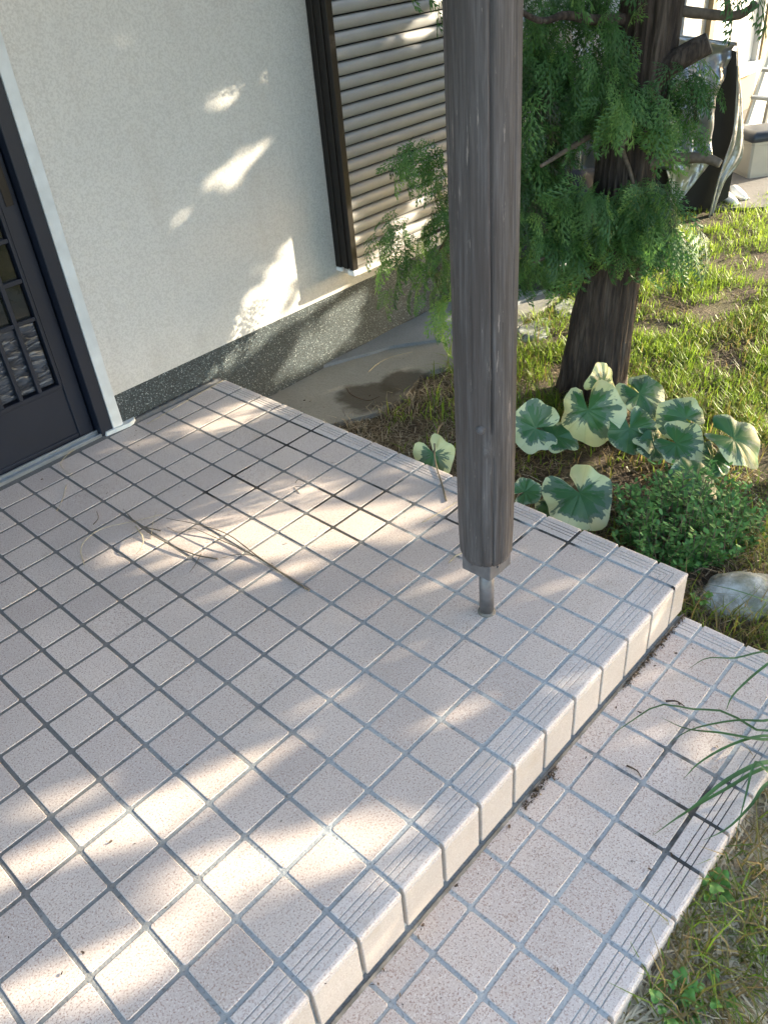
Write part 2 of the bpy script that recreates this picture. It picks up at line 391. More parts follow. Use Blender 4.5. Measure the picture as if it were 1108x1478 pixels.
# ---- ground: one sheet, fine near by and running out to the horizon
def axis(lo, hi, step, far, n):
    core = list(np.arange(lo, hi+1e-6, step)); g = np.geomspace(0.15, far, n)
    return [lo-x for x in g[::-1]]+core+[hi+x for x in g]
xs = axis(-2.6, 4.8, 0.05, 250, 16); ys = axis(-2.2, 3.0, 0.05, 250, 16)
gv = [(x, y, gz(x, y)) for y in ys for x in xs]
gf = [(j*len(xs)+i, j*len(xs)+i+1, (j+1)*len(xs)+i+1, (j+1)*len(xs)+i) for j in range(len(ys)-1) for i in range(len(xs)-1)]
ground = tag(mk('ground', gv, gf, M_SOIL, None, True), kind='structure')

# ---- tile meshes (shared)
def tile_geo(w, d, t=0.011, b=0.0009, c=0.003):
    v = []
    for (z, i) in ((-t, 0), (-b, 0), (0, b)):
        x = w/2-i; y = d/2-i; k = c
        v += [(x-k,-y,z),(x,-y+k,z),(x,y-k,z),(x-k,y,z),(-x+k,y,z),(-x,y-k,z),(-x,-y+k,z),(-x+k,-y,z)]
    f = [(k*8+i, k*8+(i+1) % 8, k*8+8+(i+1) % 8, k*8+8+i) for k in range(2) for i in range(8)]
    f.append(tuple(range(16, 24)))
    return v, f
TILE = meshdata('tile', *tile_geo(T, T), M_TILE)
HALF = meshdata('half_tile', *tile_geo(T, 0.0586-JO), M_TILE)
def nosing_geo(length, depth):
    # profile across the nosing (y from back 0 to front -depth), three fine grooves and a rounded front edge
    prof = [(0.0, -0.011), (0.0, -0.0012), (-0.0012, 0.0)]
    for g in (0.30, 0.47, 0.64):
        y = -depth*g; prof += [(y+0.0016, 0.0), (y+0.0006, -0.0024), (y-0.0006, -0.0024), (y-0.0016, 0.0)]
    prof += [(-depth+0.007, 0.0002), (-depth+0.0022, -0.0012), (-depth, -0.0045), (-depth, -0.013)]
    n = len(prof); v = []; f = []
    L = length/2
    for (x, s) in ((-L, -0.0012), (-L+0.0014, 0.0), (L-0.0014, 0.0), (L, -0.0012)):
        v += [(x, y, z+s) for (y, z) in prof]
    for k in range(3):
        for i in range(n-1):
            f.append((k*n+i, k*n+i+1, (k+1)*n+i+1, (k+1)*n+i))
    f.append(tuple(reversed(range(n)))); f.append(tuple(3*n+i for i in range(n)))
    f = [tuple(reversed(q)) for q in f]
    return v, f
NOSE = meshdata('nosing_tile', *nosing_geo(T, -YF-JO/2), M_NOSE)
NOSE_END = meshdata('nosing_tile_end', *nosing_geo(T, XR-JO/2), M_NOSE)
def riser_geo(w, h):
    b = MB().bbox(-w/2, w/2, -0.004, 0.008, -h, 0.0, 0.0016); return b.v, b.f
RISER = meshdata('riser_tile', *riser_geo(T, 0.108), M_RISER)
def corner_geo(wx, wy):
    # corner piece: centre at the inner grid crossing, grooves run round the corner
    v = []; f = []
    def lv(k): return k
    rings = [(0.0, -0.011), (0.0, -0.0012), (0.0012, 0.0)]
    for g in (0.30, 0.47, 0.64): rings += [(g-0.02, 0.0), (g-0.006, -0.0024), (g+0.006, -0.0024), (g+0.02, 0.0)]
    rings += [(0.92, 0.0002), (0.975, -0.0012), (1.0, -0.0045), (1.0, -0.013)]
    for (g, z) in rings:
        # L-shaped section: (0,-g*wy) .. (g*wx,-g*wy) .. (g*wx,0)
        v += [(0.0, -g*wy, z), (g*wx, -g*wy, z), (g*wx, 0.0, z)]
    for k in range(len(rings)-1):
        for i in range(2): f.append((k*3+i, (k+1)*3+i, (k+1)*3+i+1, k*3+i+1))
    return v, f
CORNER = meshdata('corner_tile', *corner_geo(XR-JO/2, -YF-JO/2), M_NOSE)

NC = 18; NR = 16
def jit(z): return z+float(rng.normal(0, 0.00035)), (float(rng.normal(0, 0.0025)), float(rng.normal(0, 0.0025)), float(rng.normal(0, 0.003)))
def place(name, me, x, y, z, parent, rz=0.0):
    zz, r = jit(z); return inst(name, me, (x, y, zz), (r[0], r[1], r[2]+rz), parent)
# ---- upper floor
b = MB().box(-2.85, XR-0.010, YF+0.010, WALL+0.0, -0.40, -0.0011)
porch = tag(b.build('porch_floor', M_GROUT), kind='structure')
for j in range(NR):
    for i in range(NC): place('tile', TILE, -(i+0.5)*P, (j+0.5)*P, 0, porch)
for i in range(NC):
    place('nosing_tile', NOSE, -(i+0.5)*P, -JO/2, 0.0006, porch)
    place('riser_tile', RISER, -(i+0.5)*P, YF+0.0035, -0.0145, porch)
for j in range(NR):
    place('nosing_tile', NOSE_END, JO/2, (j+0.5)*P, 0.0006, porch, math.pi/2)
    place('riser_tile', RISER, XR-0.0035, (j+0.5)*P, -0.0145, porch, math.pi/2)
inst('corner_tile', CORNER, (JO/2, -JO/2, 0.0008), (0, 0, 0), porch)
CR1 = meshdata('corner_riser', *(lambda q: (q.v, q.f))(MB().bbox(JO/2+0.0005, XR, YF, YF+0.011, -0.1225, -0.0125, 0.0016).bbox(XR-0.011, XR-0.0002, YF+0.0115, -JO/2, -0.1225, -0.0125, 0.0016)), M_RISER)
inst('corner_riser_tile', CR1, (0, 0, 0), (0, 0, 0), porch)
b = MB()
tv, tf = tile_geo(T, T)
for i in range(NC, NC+8):
    for j in range(NR): b.add([(x-(i+0.5)*P, y+(j+0.5)*P, z) for x, y, z in tv], tf)
tag(b.build('tile_field', M_TILE, porch), kind='stuff')
# mortar fillets: floor to wall, riser foot
def rough_strip(name, p0, p1, w0, h0, mat, parent, side, n=60):
    p0 = np.array(p0); p1 = np.array(p1); d = (p1-p0); L = np.linalg.norm(d); d /= L; s = np.array(side)
    v = []; f = []
    for k in range(n+1):
        q = p0+d*L*k/n; ww = w0*(1+0.35*nz(k*0.7, 3.1)); hh = h0*(1+0.4*nz(k*0.6, 8.3))
        v += [q+s*ww, q+s*ww*0.45+np.array([0, 0, hh*0.55]), q+np.array([0, 0, hh]), q-np.array([0, 0, 0.01])]
    for k in range(n):
        for i in range(3): f.append((k*4+i, k*4+i+1, k*4+5+i, k*4+4+i))
    return mk(name, v, f, mat, parent, True)
rough_strip('mortar_fillet', (0.06, WALL, -0.002), (-0.36, WALL, -0.002), 0.018, 0.012, M_GROUT, porch, (0, -1, 0))
# ---- lower step
YA = YF-0.0586; YB = YA-P; YC = YB-P; YE = YC+YF
b = MB().box(-2.85, XR-0.010, YE+0.010, YF+0.012, -0.42, -H-0.0011)
step = tag(b.build('entrance_step', M_GROUT), kind='structure')
for i in range(NC):
    x = -(i+0.5)*P
    place('half_tile', HALF, x, (YF+YA)/2-JO*0.25, -H, step)
    for y in (YA, YB): place('tile', TILE, x, y-P/2, -H, step)
    place('nosing_tile', NOSE, x, YC-JO/2, -H+0.0006, step)
    place('riser_tile', RISER, x, YE+0.0035, -H-0.0145, step)
for y in (YA, YB):
    place('nosing_tile', NOSE_END, JO/2, y-P/2, -H+0.0006, step, math.pi/2)
    place('riser_tile', RISER, XR-0.0035, y-P/2, -H-0.0145, step, math.pi/2)
NOSE_SHORT = meshdata('nosing_short', *nosing_geo(0.0586-JO, XR-JO/2), M_NOSE)
place('nosing_tile', NOSE_SHORT, JO/2, (YF+YA)/2-JO*0.25, -H+0.0006, step, math.pi/2)
inst('corner_tile', CORNER, (JO/2, YC-JO/2, -H+0.0008), (0, 0, 0), step)
inst('corner_riser_tile', CR1, (0, YC, -H), (0, 0, 0), step)
rough_strip('mortar_fillet', (XR, YF-0.004, -H), (-2.0, YF-0.004, -H), 0.0055, 0.0065, M_DIRTY, step, (0, -1, 0), 420)
# ---- concrete apron by the house and the paved yard
def slab(name, pts, z0, z1, mat, wob=0.01, slope=None):
    ring = []
    m = len(pts)
    for k in range(m):
        a = np.array(pts[k]); c = np.array(pts[(k+1) % m])
        for t in np.linspace(0, 1, 9)[:-1]:
            q = a*(1-t)+c*t; ring.append(q+wob*np.array([nz(q[0]*6, q[1]*6), nz(q[0]*6, q[1]*6, 4)]))
    v = [(q[0], q[1], z1+(slope(q) if slope else 0)) for q in ring]+[(q[0], q[1], z0) for q in ring]
    n = len(ring); f = [tuple(range(n))]+[(i, i+n, (i+1) % n+n, (i+1) % n) for i in range(n)]
    return tag(mk(name, v, f, mat), kind='structure')
slab('concrete_apron', [(0.05, 1.752), (0.05, 1.36), (0.26, 1.39), (0.42, 1.31), (0.60, 1.30), (0.74, 1.385), (0.90, 1.325), (1.2, 1.30), (1.75, 1.36), (1.75, 1.752)], -0.25, -0.172, M_APRON, 0.02)
slab('cement_fillet', [(0.55, 1.752), (0.70, 1.70), (0.86, 1.64), (1.06, 1.49), (1.74, 1.44), (1.74, 1.752)], -0.25, -0.158, M_FILLET, 0.015)
slab('yard_pavement', [(3.15, 1.62), (3.35, 1.22), (3.6, 0.9), (4.4, 0.4), (9, 0.2), (9, 3.2), (2.9, 3.2), (2.8, 2.0)], -0.3, -0.176, M_YARD, 0.03)

# ================================================================== HOUSE
house = tag(empty('house', (0.7, WALL, -0.19)), 'pale stucco house with dark speckled plinth, dark sliding door and slatted shutter', 'house')
HL = np.array(house.location)
def hp(b, name, mat, parent=None, smooth=False):      # build in world coords under the house (offset back)
    p = parent if parent is not None else house
    b.v = [(x-HL[0], y-HL[1], z-HL[2]) for x, y, z in b.v]
    return b.build(name, mat, p, smooth)
wl = MB().box(-0.358, 1.80, WALL, WALL+0.16, 0.116, 2.9)
wl.box(-4.2, -0.358, WALL, WALL+0.16, 2.15, 2.9)
hp(wl, 'wall', M_STUCCO)
hp(MB().box(1.80, 4.2, 2.40, 2.55, -0.30, 2.9), 'wall', M_NEIGH)
hp(MB().box(1.64, 1.80, WALL+0.16, 2.40, -0.30, 2.9), 'wall', M_STUCCO)
hp(MB().box(-0.356, 1.797, WALL+0.004, WALL+0.15, -0.40, 0.116), 'plinth', M_PLINTH)
# jamb: slightly uneven cement strip
v = []; f = []
for k in range(41):
    z = -0.002+2.15*k/40; e = 0.0035*nz(z*5, 1.7); e2 = 0.002*nz(z*9, 4.1)
    v += [(-0.396, WALL+0.03, z), (-0.396, WALL-0.008+e2, z), (-0.360+e, WALL-0.008+e2, z), (-0.357+e, WALL+0.012, z)]
for k in range(40):
    for i in range(3): f.append((k*4+i, k*4+i+1, k*4+5+i, k*4+4+i))
jb = MB(); jb.add(v, [tuple(reversed(q)) for q in f]); hp(jb, 'jamb', M_JAMB)
jb = MB(); rr = [(-0.43, WALL-0.012), (-0.34, WALL-0.022), (-0.31, WALL-0.010), (-0.30, WALL+0.006), (-0.43, WALL+0.006)]
jb.add([(x, y, -0.001) for x, y in rr]+[(x*0.92-0.03, y*0.98+0.035, 0.012) for x, y in rr], [(5,6,7,8,9)]+[(i, (i+1) % 5, (i+1) % 5+5, i+5) for i in range(5)])
hp(jb, 'jamb_foot', M_JAMB)
# door
DY = 1.795
fr = MB().bbox(-0.440, -0.397, WALL-0.004, DY+0.07, 0.0, 2.15, 0.002).bbox(-2.6, -0.44, WALL-0.002, DY+0.07, 2.08, 2.149, 0.002)
hp(fr, 'door_frame', M_DOOR)
hp(MB().box(-2.7, -0.4405, WALL-0.001, DY+0.07, -0.012, 0.004).bbox(-2.7, -0.4405, DY-0.024, DY-0.016, 0.004, 0.018, 0.001).bbox(-2.7, -0.4405, WALL-0.002, WALL+0.006, 0.003, 0.010, 0.001), 'door_sill', M_ALU)
hp(MB().box(-2.7, -0.43, DY+0.02, DY+0.06, 0.0, 2.1), 'door_back', M_DOOR_IN)
dr = MB().bbox(-0.497, -0.445, DY-0.010, DY+0.018, 0.008, 2.08, 0.002)
dr.bbox(-1.50, -1.44, DY-0.010, DY+0.018, 0.008, 2.08, 0.002)
dr.bbox(-1.4399, -0.4971, DY-0.008, DY+0.017, 0.008, 0.030, 0.002).bbox(-1.4399, -0.4971, DY-0.008, DY+0.017, 0.196, 0.212, 0.002).bbox(-1.4399, -0.4971, DY-0.008, DY+0.017, 2.02, 2.079, 0.002)
dr.bbox(-0.508, -0.4975, DY-0.013, DY+0.010, 0.2125, 2.019, 0.001)
door = hp(dr, 'door', M_DOOR)
hp(MB().box(-1.4398, -0.4972, DY-0.003, DY+0.012, 0.030, 0.196), 'bottom_panel', M_DOOR, door)
bx = [-0.508-0.064*k for k in range(15)]
bz = [0.2125, 0.437, 0.555, 0.673, 0.791, 0.909, 1.027, 1.145, 1.263, 1.381, 1.5, 1.62, 1.74, 1.86, 2.02]
for k in range(1, 14): hp(MB().bbox(bx[k]-0.0065, bx[k]+0.0065, DY-0.012, DY+0.004, 0.213, 2.019, 0.001), 'lattice_bar', M_DOOR, door)
for z in bz[1:-1]: hp(MB().bbox(-1.4395, -0.5085, DY-0.010, DY+0.003, z-0.0065, z+0.0065, 0.001), 'lattice_bar', M_DOOR, door)
for i in range(14):
    for k in range(len(bz)-1):
        if k > 6 and i > 5: continue
        hp(MB().box(bx[i+1]+0.0066, bx[i]-0.0066, DY+0.005, DY+0.009, bz[k]+0.007, bz[k+1]-0.007), 'pane', M_WAVE if k == 0 else M_GLASS, door)
hp(MB().bbox(-0.482, -0.458, DY-0.0135, DY-0.0105, 0.76, 0.88, 0.001), 'finger_pull', M_SHUT_FRAME, door)
# shutter
SX = 0.704; SY0 = 1.652
sh = MB()
sh.bbox(SX, SX+0.012, WALL-0.030, WALL-0.001, 0.222, 2.05, 0.0015)
sh.bbox(SX+0.004, SX+0.012, WALL-0.046, WALL-0.0305, 0.224, 2.05, 0.001)
sh.bbox(SX, SX+0.014, WALL-0.068, WALL-0.0465, 0.222, 2.05, 0.0015)
sh.bbox(SX+0.005, SX+0.014, WALL-0.078, WALL-0.0685, 0.224, 2.05, 0.001)
sh.bbox(SX, SX+0.030, SY0, WALL-0.0785, 0.220, 2.05, 0.002)
sh.bbox(SX+0.0125, SX+0.030, WALL-0.078, WALL-0.002, 0.226, 2.05, 0.001)
sh.bbox(1.745, 1.790, SY0, WALL-0.001, 0.220, 2.05, 0.002).bbox(SX, 1.79, SY0-0.01, WALL-0.001, 2.051, 2.25, 0.003)
shut = hp(sh, 'shutter', M_SHUT_FRAME)
SP = 0.0456
def slat_geo():
    x0, x1 = SX+0.031, 1.744
    prof = [(0.012, 0.0), (0.003, 0.0015), (-0.003, 0.008), (-0.006, 0.018), (-0.0055, 0.028), (-0.001, 0.0375), (0.006, 0.0405), (0.014, 0.0412)]
    v = [(x, y, z) for x in (x0, x1) for (y, z) in prof]; n = len(prof)
    f = [(i, n+i, n+i+1, i+1) for i in range(n-1)]
    return v, f
SLAT = meshdata('slat', *slat_geo(), M_SLAT, True)
for k in range(38):
    inst('slat', SLAT, (-HL[0], 1.668-HL[1], 0.256+SP*k-HL[2]), (float(rng.normal(0, 0.006)), 0, 0), shut)
hp(MB().bbox(SX+0.031, 1.744, 1.664, 1.684, 0.226, 0.2555, 0.002), 'bottom_rail', M_SLAT, shut)
hp(MB().bbox(SX+0.016, 1.79, SY0-0.004, WALL-0.0005, 0.196, 0.2195, 0.002), 'sill', M_SILL, shut)
hp(MB().bbox(SX-0.003, SX+0.0155, SY0-0.006, SY0+0.030, 0.200, 0.2195, 0.002), 'end_cap', M_WHITE, shut)
hp(MB().bbox(SX-0.004, SX+0.013, WALL-0.036, WALL-0.002, 0.206, 0.2215, 0.003), 'end_cap', M_WHITE, shut)
hp(MB().box(SX+0.02, 1.77, 1.70, WALL-0.0008, 0.22, 2.04), 'shutter_back', M_DOOR_IN, shut)
# porch roof over the door, carried by the post (above the picture)
rf = MB()
rf.add([(-4.2, WALL, 2.78), (0.75, WALL, 2.78), (0.75, -0.55, 2.42), (-4.2, -0.55, 2.42), (-4.2, WALL, 2.84), (0.75, WALL, 2.84), (0.75, -0.55, 2.48), (-4.2, -0.55, 2.48)],
       [(0,3,2,1),(4,5,6,7),(0,1,5,4),(1,2,6,5),(2,3,7,6),(3,0,4,7)])
roof = hp(rf, 'roof', M_ROOF)
hp(MB().box(-4.2, 0.6, 0.167, 0.287, 2.30, 2.42), 'beam', M_ROOF)

# ---- neighbouring annex with the bright window
AY = 1.86
ann = tag(empty('annex_building', (5.0, AY, -0.19)), 'pale annex with a large bright white window behind the silver cover', 'building')
def apart(b, name, mat, parent=None):
    L = np.array(ann.location); b.v = [(x-L[0], y-L[1], z-L[2]) for x, y, z in b.v]; return b.build(name, mat, parent or ann)
wx0 = ony(1026, 50, AY)[0]; wx1 = ony(1094, 50, AY)[0]; wz0 = ony(1060, 98, AY)[2]
apart(MB().box(3.75, wx0-0.10, AY, AY+0.2, -0.3, 2.6).box(wx1+0.08, 8.5, AY, AY+0.2, -0.3, 2.6).box(wx0-0.10, wx1+0.08, AY, AY+0.2, 1.9, 2.6), 'wall', M_NEIGH)
apart(MB().box(wx0-0.10, wx1+0.08, AY, AY+0.2, 0.02, wz0-0.06), 'tan_panel', M_TAN)
apart(MB().box(wx0-0.10, wx1+0.08, AY+0.004, AY+0.2, -0.3, 0.02), 'dark_base', M_DARKB)
win = apart(MB().bbox(wx0-0.10, wx0-0.03, AY-0.03, AY+0.08, wz0-0.06, 1.9, 0.004).bbox(wx1+0.02, wx1+0.08, AY-0.03, AY+0.08, wz0-0.06, 1.9, 0.004), 'window', M_TAN)
apart(MB().bbox(wx0-0.0295, wx1+0.0195, AY-0.05, AY+0.08, wz0-0.06, wz0, 0.004), 'sill', M_WHITE, win)
apart(MB().box(wx0-0.0295, wx1-0.02, AY+0.02, AY+0.03, wz0+0.001, 1.9), 'pane', M_CURTAIN, win)
apart(MB().box(wx1-0.0195, wx1+0.0195, AY-0.02, AY+0.05, wz0+0.001, 1.9), 'stile', M_GREY, win)

# ================================================================== POST
PX, PY = -0.333, 0.227
post = tag(empty('porch_post', (PX, PY, 0)), 'round weathered grey wooden porch post standing on a steel pipe foot', 'post')
seg = 160; ring = 150; Z0 = 0.179; Z1 = 2.30
v = []; f = []
for k in range(ring+1):
    z = Z0+(Z1-Z0)*(k/ring)**1.5
    for s in range(seg):
        th = 2*math.pi*s/seg
        r = 0.0592+0.0010*nz(math.cos(th)*1.5, math.sin(th)*1.5, z*3)+0.0008*nz(math.cos(th)*9, math.sin(th)*9, z*1.4)
        r -= 0.0025*max(0, 1-(z-Z0)/0.10)+0.0055*max(0, 1-(z-Z0)/0.016)              # worn, chamfered foot
        for (ct, cw, cd, za, zb) in ((-2.29, 0.022, 0.009, 0.52, 2.3), (-2.66, 0.02, 0.004, 0.14, 0.52), (-1.9, 0.02, 0.004, 0.14, 0.36), (-2.22, 0.02, 0.006, 0.14, 0.47), (-1.5, 0.02, 0.004, 0.3, 1.4), (-2.9, 0.02, 0.004, 0.6, 1.1)):
            d = (th-ct-0.03*nz(z*3, ct)+math.pi) % (2*math.pi)-math.pi
            if za < z < zb: r -= cd*math.exp(-(d/cw)**2)
        dk = math.hypot(((th+2.47+math.pi) % (2*math.pi)-math.pi)*0.06, (z-0.483)); r += 0.005*math.exp(-(dk/0.010)**2)
        v.append((r*math.cos(th), r*math.sin(th), z))
for k in range(ring):
    for s in range(seg): f.append((k*seg+s, k*seg+(s+1) % seg, (k+1)*seg+(s+1) % seg, (k+1)*seg+s))
f.append(tuple(reversed(range(seg)))); f.append(tuple(ring*seg+s for s in range(seg)))
mk('log', v, f, M_LOG, post, True)
kd = np.array([-0.797, -0.604])-np.array([0.675, -0.733])*0.17; kd /= np.linalg.norm(kd)
MB().tube([(kd[0]*0.056, kd[1]*0.056, 0.529), (kd[0]*0.0615, kd[1]*0.0615, 0.529), (kd[0]*0.0645, kd[1]*0.0645, 0.5295), (kd[0]*0.0655, kd[1]*0.0655, 0.530)], [0.011, 0.0085, 0.0062, 0.003], 14).build('knot', M_CUTGREY, post, True)
a = 0.0390
bk = MB().bbox(-a, a, -a, a, 0.138, 0.1785, 0.002)
brk = bk.build('bracket', M_STEEL, post)
MB().tube([(-0.010, -a, 0.165), (-0.010, -a-0.003, 0.165)], 0.004, 8).build('screw', M_STEEL, brk)
MB().tube([(-a, 0.012, 0.165), (-a-0.003, 0.012, 0.165)], 0.004, 8).build('screw', M_STEEL, brk)
MB().tube([(0, 0, 0.0), (0, 0, 0.1375)], 0.0172, 24).build('pipe', M_STEEL, post, True)
MB().tube([(0, 0, -0.002), (0, 0, 0.003), (0, 0, 0.006)], [0.022, 0.0205, 0.0175], 24).build('seal', M_DIRTY, post, True)

# ---- set sun patches: leaves of both crowns are left out here (seen along the sun)
ah = np.cross(SUN, [0, 0, 1]); ah /= np.linalg.norm(ah); av = np.cross(ah, SUN)
if av[2] < 0: av = -av
def ab(p): return float(np.dot(ah, p)), float(np.dot(av, p))
gaps = []; wallgaps = []
for poly in [[(240, 775), (300, 722), (350, 700), (410, 690), (452, 706), (500, 735), (560, 782), (520, 800), (455, 770), (410, 800), (350, 790)],
             [(255, 886), (330, 858), (372, 845), (392, 866), (318, 896)], [(395, 830), (450, 800), (470, 812), (410, 850)], [(200, 800), (250, 790), (300, 800), (230, 820)],
             [(548, 712), (612, 676), (630, 690), (570, 722)], [(556, 816), (640, 776), (655, 790), (590, 826)], [(520, 745), (590, 722), (620, 738), (550, 765)],
             [(318, 600), (350, 572), (396, 592), (350, 616)], [(270, 640), (300, 620), (322, 630), (290, 652)], [(180, 640), (210, 622), (226, 632), (196, 650)],
             [(0, 1262), (60, 1228), (118, 1200), (130, 1218), (60, 1252), (0, 1286)], [(205, 1178), (262, 1135), (322, 1108), (350, 1150), (300, 1160), (236, 1196)],
             [(280, 1268), (350, 1222), (420, 1190), (440, 1212), (360, 1258), (300, 1290)], [(125, 1410), (205, 1358), (262, 1332), (300, 1372), (235, 1398), (160, 1440)], [(0, 1440), (70, 1392), (115, 1400), (60, 1450), (0, 1478)],
             [(430, 1262), (480, 1228), (540, 1212), (548, 1240), (460, 1290)], [(70, 1150), (130, 1118), (160, 1128), (90, 1165)]]:
    q = [ab(onz(u, v_, 0)) for u, v_ in poly]; cx = sum(t[0] for t in q)/len(q); cy = sum(t[1] for t in q)/len(q)
    gaps.append([(cx+(t[0]-cx)*1.2, cy+(t[1]-cy)*1.4) for t in q])
for poly in [[(428, 362), (400, 372), (382, 400), (352, 470), (380, 475), (428, 440)], [(436, 440), (486, 409), (492, 420), (445, 450)], [(503, 438), (504, 482), (470, 508), (425, 530), (455, 480)], [(335, 498), (350, 508), (305, 545), (262, 566), (290, 530)],
             [(348, 124), (328, 138), (316, 157), (336, 147)], [(322, 120), (300, 132), (272, 157), (300, 146)], [(388, 203), (360, 216), (350, 234), (378, 224)], [(344, 246), (310, 262), (298, 276), (330, 268)], [(374, 104), (389, 108), (386, 123), (372, 119)], [(212, 418), (194, 428), (200, 436), (216, 428)],
             [(560, 25), (600, 12), (640, 5), (640, 50), (590, 50)], [(520, 345), (545, 325), (548, 372), (512, 388)], [(500, 85), (540, 70), (560, 75), (520, 95)]]:
    q = [ab(ony(u, v_, WALL)) for u, v_ in poly]; cx = sum(t[0] for t in q)/len(q); cy = sum(t[1] for t in q)/len(q)
    kk = 1.35 if (max(t[0] for t in q)-min(t[0] for t in q)) < 0.16 else 1.0
    gaps.append([(cx+(t[0]-cx)*kk, cy+(t[1]-cy)*kk) for t in q]); wallgaps.append(len(gaps)-1)
def inpoly(pt, poly):
    x, y = pt; c = False; j = len(poly)-1
    for i in range(len(poly)):
        xi, yi = poly[i]; xj, yj = poly[j]
        if (yi > y) != (yj > y) and x < (xj-xi)*(y-yi)/(yj-yi)+xi: c = not c
        j = i
    return c
boxes = [(min(q[0] for q in g), max(q[0] for q in g), min(q[1] for q in g), max(q[1] for q in g), g) for g in gaps]
WG = set(id(gaps[i]) for i in wallgaps)
r4 = np.random.default_rng(17)
def lit(pt):
    for x0, x1, y0, y1, g in boxes:
        if x0 <= pt[0] <= x1 and y0 <= pt[1] <= y1 and inpoly(pt, g): return r4.random() < (0.972 if id(g) in WG else 1.0)
    return False

# ================================================================== CONIFER
TB = np.array([1.02, 0.76, -0.20])
tree = tag(empty('cypress_tree', TB), 'cypress tree with shredded brown bark and drooping feathery sprays beside the post', 'tree')
def tl(p): return np.array(p)-TB
tp = [TB]+[onv(u, v, TB) for (u, v) in ((866, 470), (884, 370), (900, 260), (918, 150), (936, 40))]
tp.append(2*tp[-1]-tp[-2]+np.array([0, 0, 0.05])); tp.append(2*tp[-1]-tp[-2]); tp.append(2*tp[-1]-tp[-2])
TR = spline([tl(p) for p in tp], 150)
def tr_r(i, k):
    th = 2*math.pi*k/140; z = i/150*2.2; tw = th+0.35*z
    rdg = 1-abs(nz(math.cos(tw)*4.5, math.sin(tw)*4.5, z*0.9))*2
    fin = 1-abs(nz(math.cos(tw)*12+3, math.sin(tw)*12, z*2.2))*2
    return 1+0.15*rdg+0.09*fin+0.08*nz(math.cos(th)*1.2, math.sin(th)*1.2, z*1.2)+0.14*math.exp(-z*7)*(1+0.5*math.cos(3*th))
trr = [max(0.05, 0.100-0.012*min(1, i/50)-0.018*i/150) for i in range(151)]
MB().tube(TR, trr, 140, True, tr_r).build('trunk', M_BARK, tree, True)
def limb(name, px, r0, r1, off0=0.0, off1=0.0, mat=M_BARK, cut=False, seg=14):
    n = len(px); pts = [tl(onv(u, v, TB, off0+(off1-off0)*k/(n-1))) for k, (u, v) in enumerate(px)]
    sp = spline(pts, 8*(n-1)); rr = [r0+(r1-r0)*k/(len(sp)-1) for k in range(len(sp))]
    o = MB().tube(sp, rr, seg, True, lambda i, k: 1+0.14*nz(i*0.35, math.cos(6.28*k/seg)*2, math.sin(6.28*k/seg)*2+px[0][0])).build(name, mat, tree, True)
    if cut:
        d = sp[-1]-sp[-2]; d /= np.linalg.norm(d)
        MB().tube([sp[-1]-d*0.004, sp[-1]+d*0.003], [r1*0.93, r1*0.86], seg).build('cut_face', M_CUT, o)
    return o
limb('cut_branch', [(905, 150), (935, 118), (975, 88), (1022, 62)], 0.038, 0.030, -0.03, -0.10, M_BARK, True)
limb('branch', [(950, 14), (1000, 18), (1045, 23), (1070, 20), (1090, 6)], 0.016, 0.010, 0, -0.12, M_TWIG)
limb('branch', [(1048, 22), (1050, 8), (1044, -10)], 0.010, 0.006, -0.08, -0.1, M_TWIG)
limb('cut_branch', [(915, 245), (950, 232), (990, 228), (1020, 229), (1038, 236)], 0.019, 0.013, -0.05, -0.14, M_TWIG, True)
limb('branch', [(925, 30), (890, 28), (850, 28), (815, 22), (780, 30), (740, 10)], 0.018, 0.006, 0, -0.2, M_BARK)
limb('branch', [(905, 190), (898, 215), (908, 245), (913, 265)], 0.008, 0.005, -0.10, -0.10, M_TWIG)
limb('branch', [(890, 170), (860, 190), (820, 215), (780, 240)], 0.012, 0.005, -0.05, -0.25, M_TWIG)
limb('branch', [(880, 300), (840, 290), (790, 300), (720, 320), (655, 325), (605, 345)], 0.014, 0.004, 0, 0.25, M_TWIG)
limb('branch', [(655, 325), (630, 370), (622, 400)], 0.006, 0.003, 0.2, 0.25, M_TWIG)
limb('branch', [(895, 320), (930, 320), (970, 335), (1000, 360)], 0.010, 0.004, -0.05, -0.2, M_TWIG)
limb('branch', [(880, 330), (850, 345), (810, 360), (770, 380)], 0.010, 0.004, -0.08, -0.25, M_TWIG)
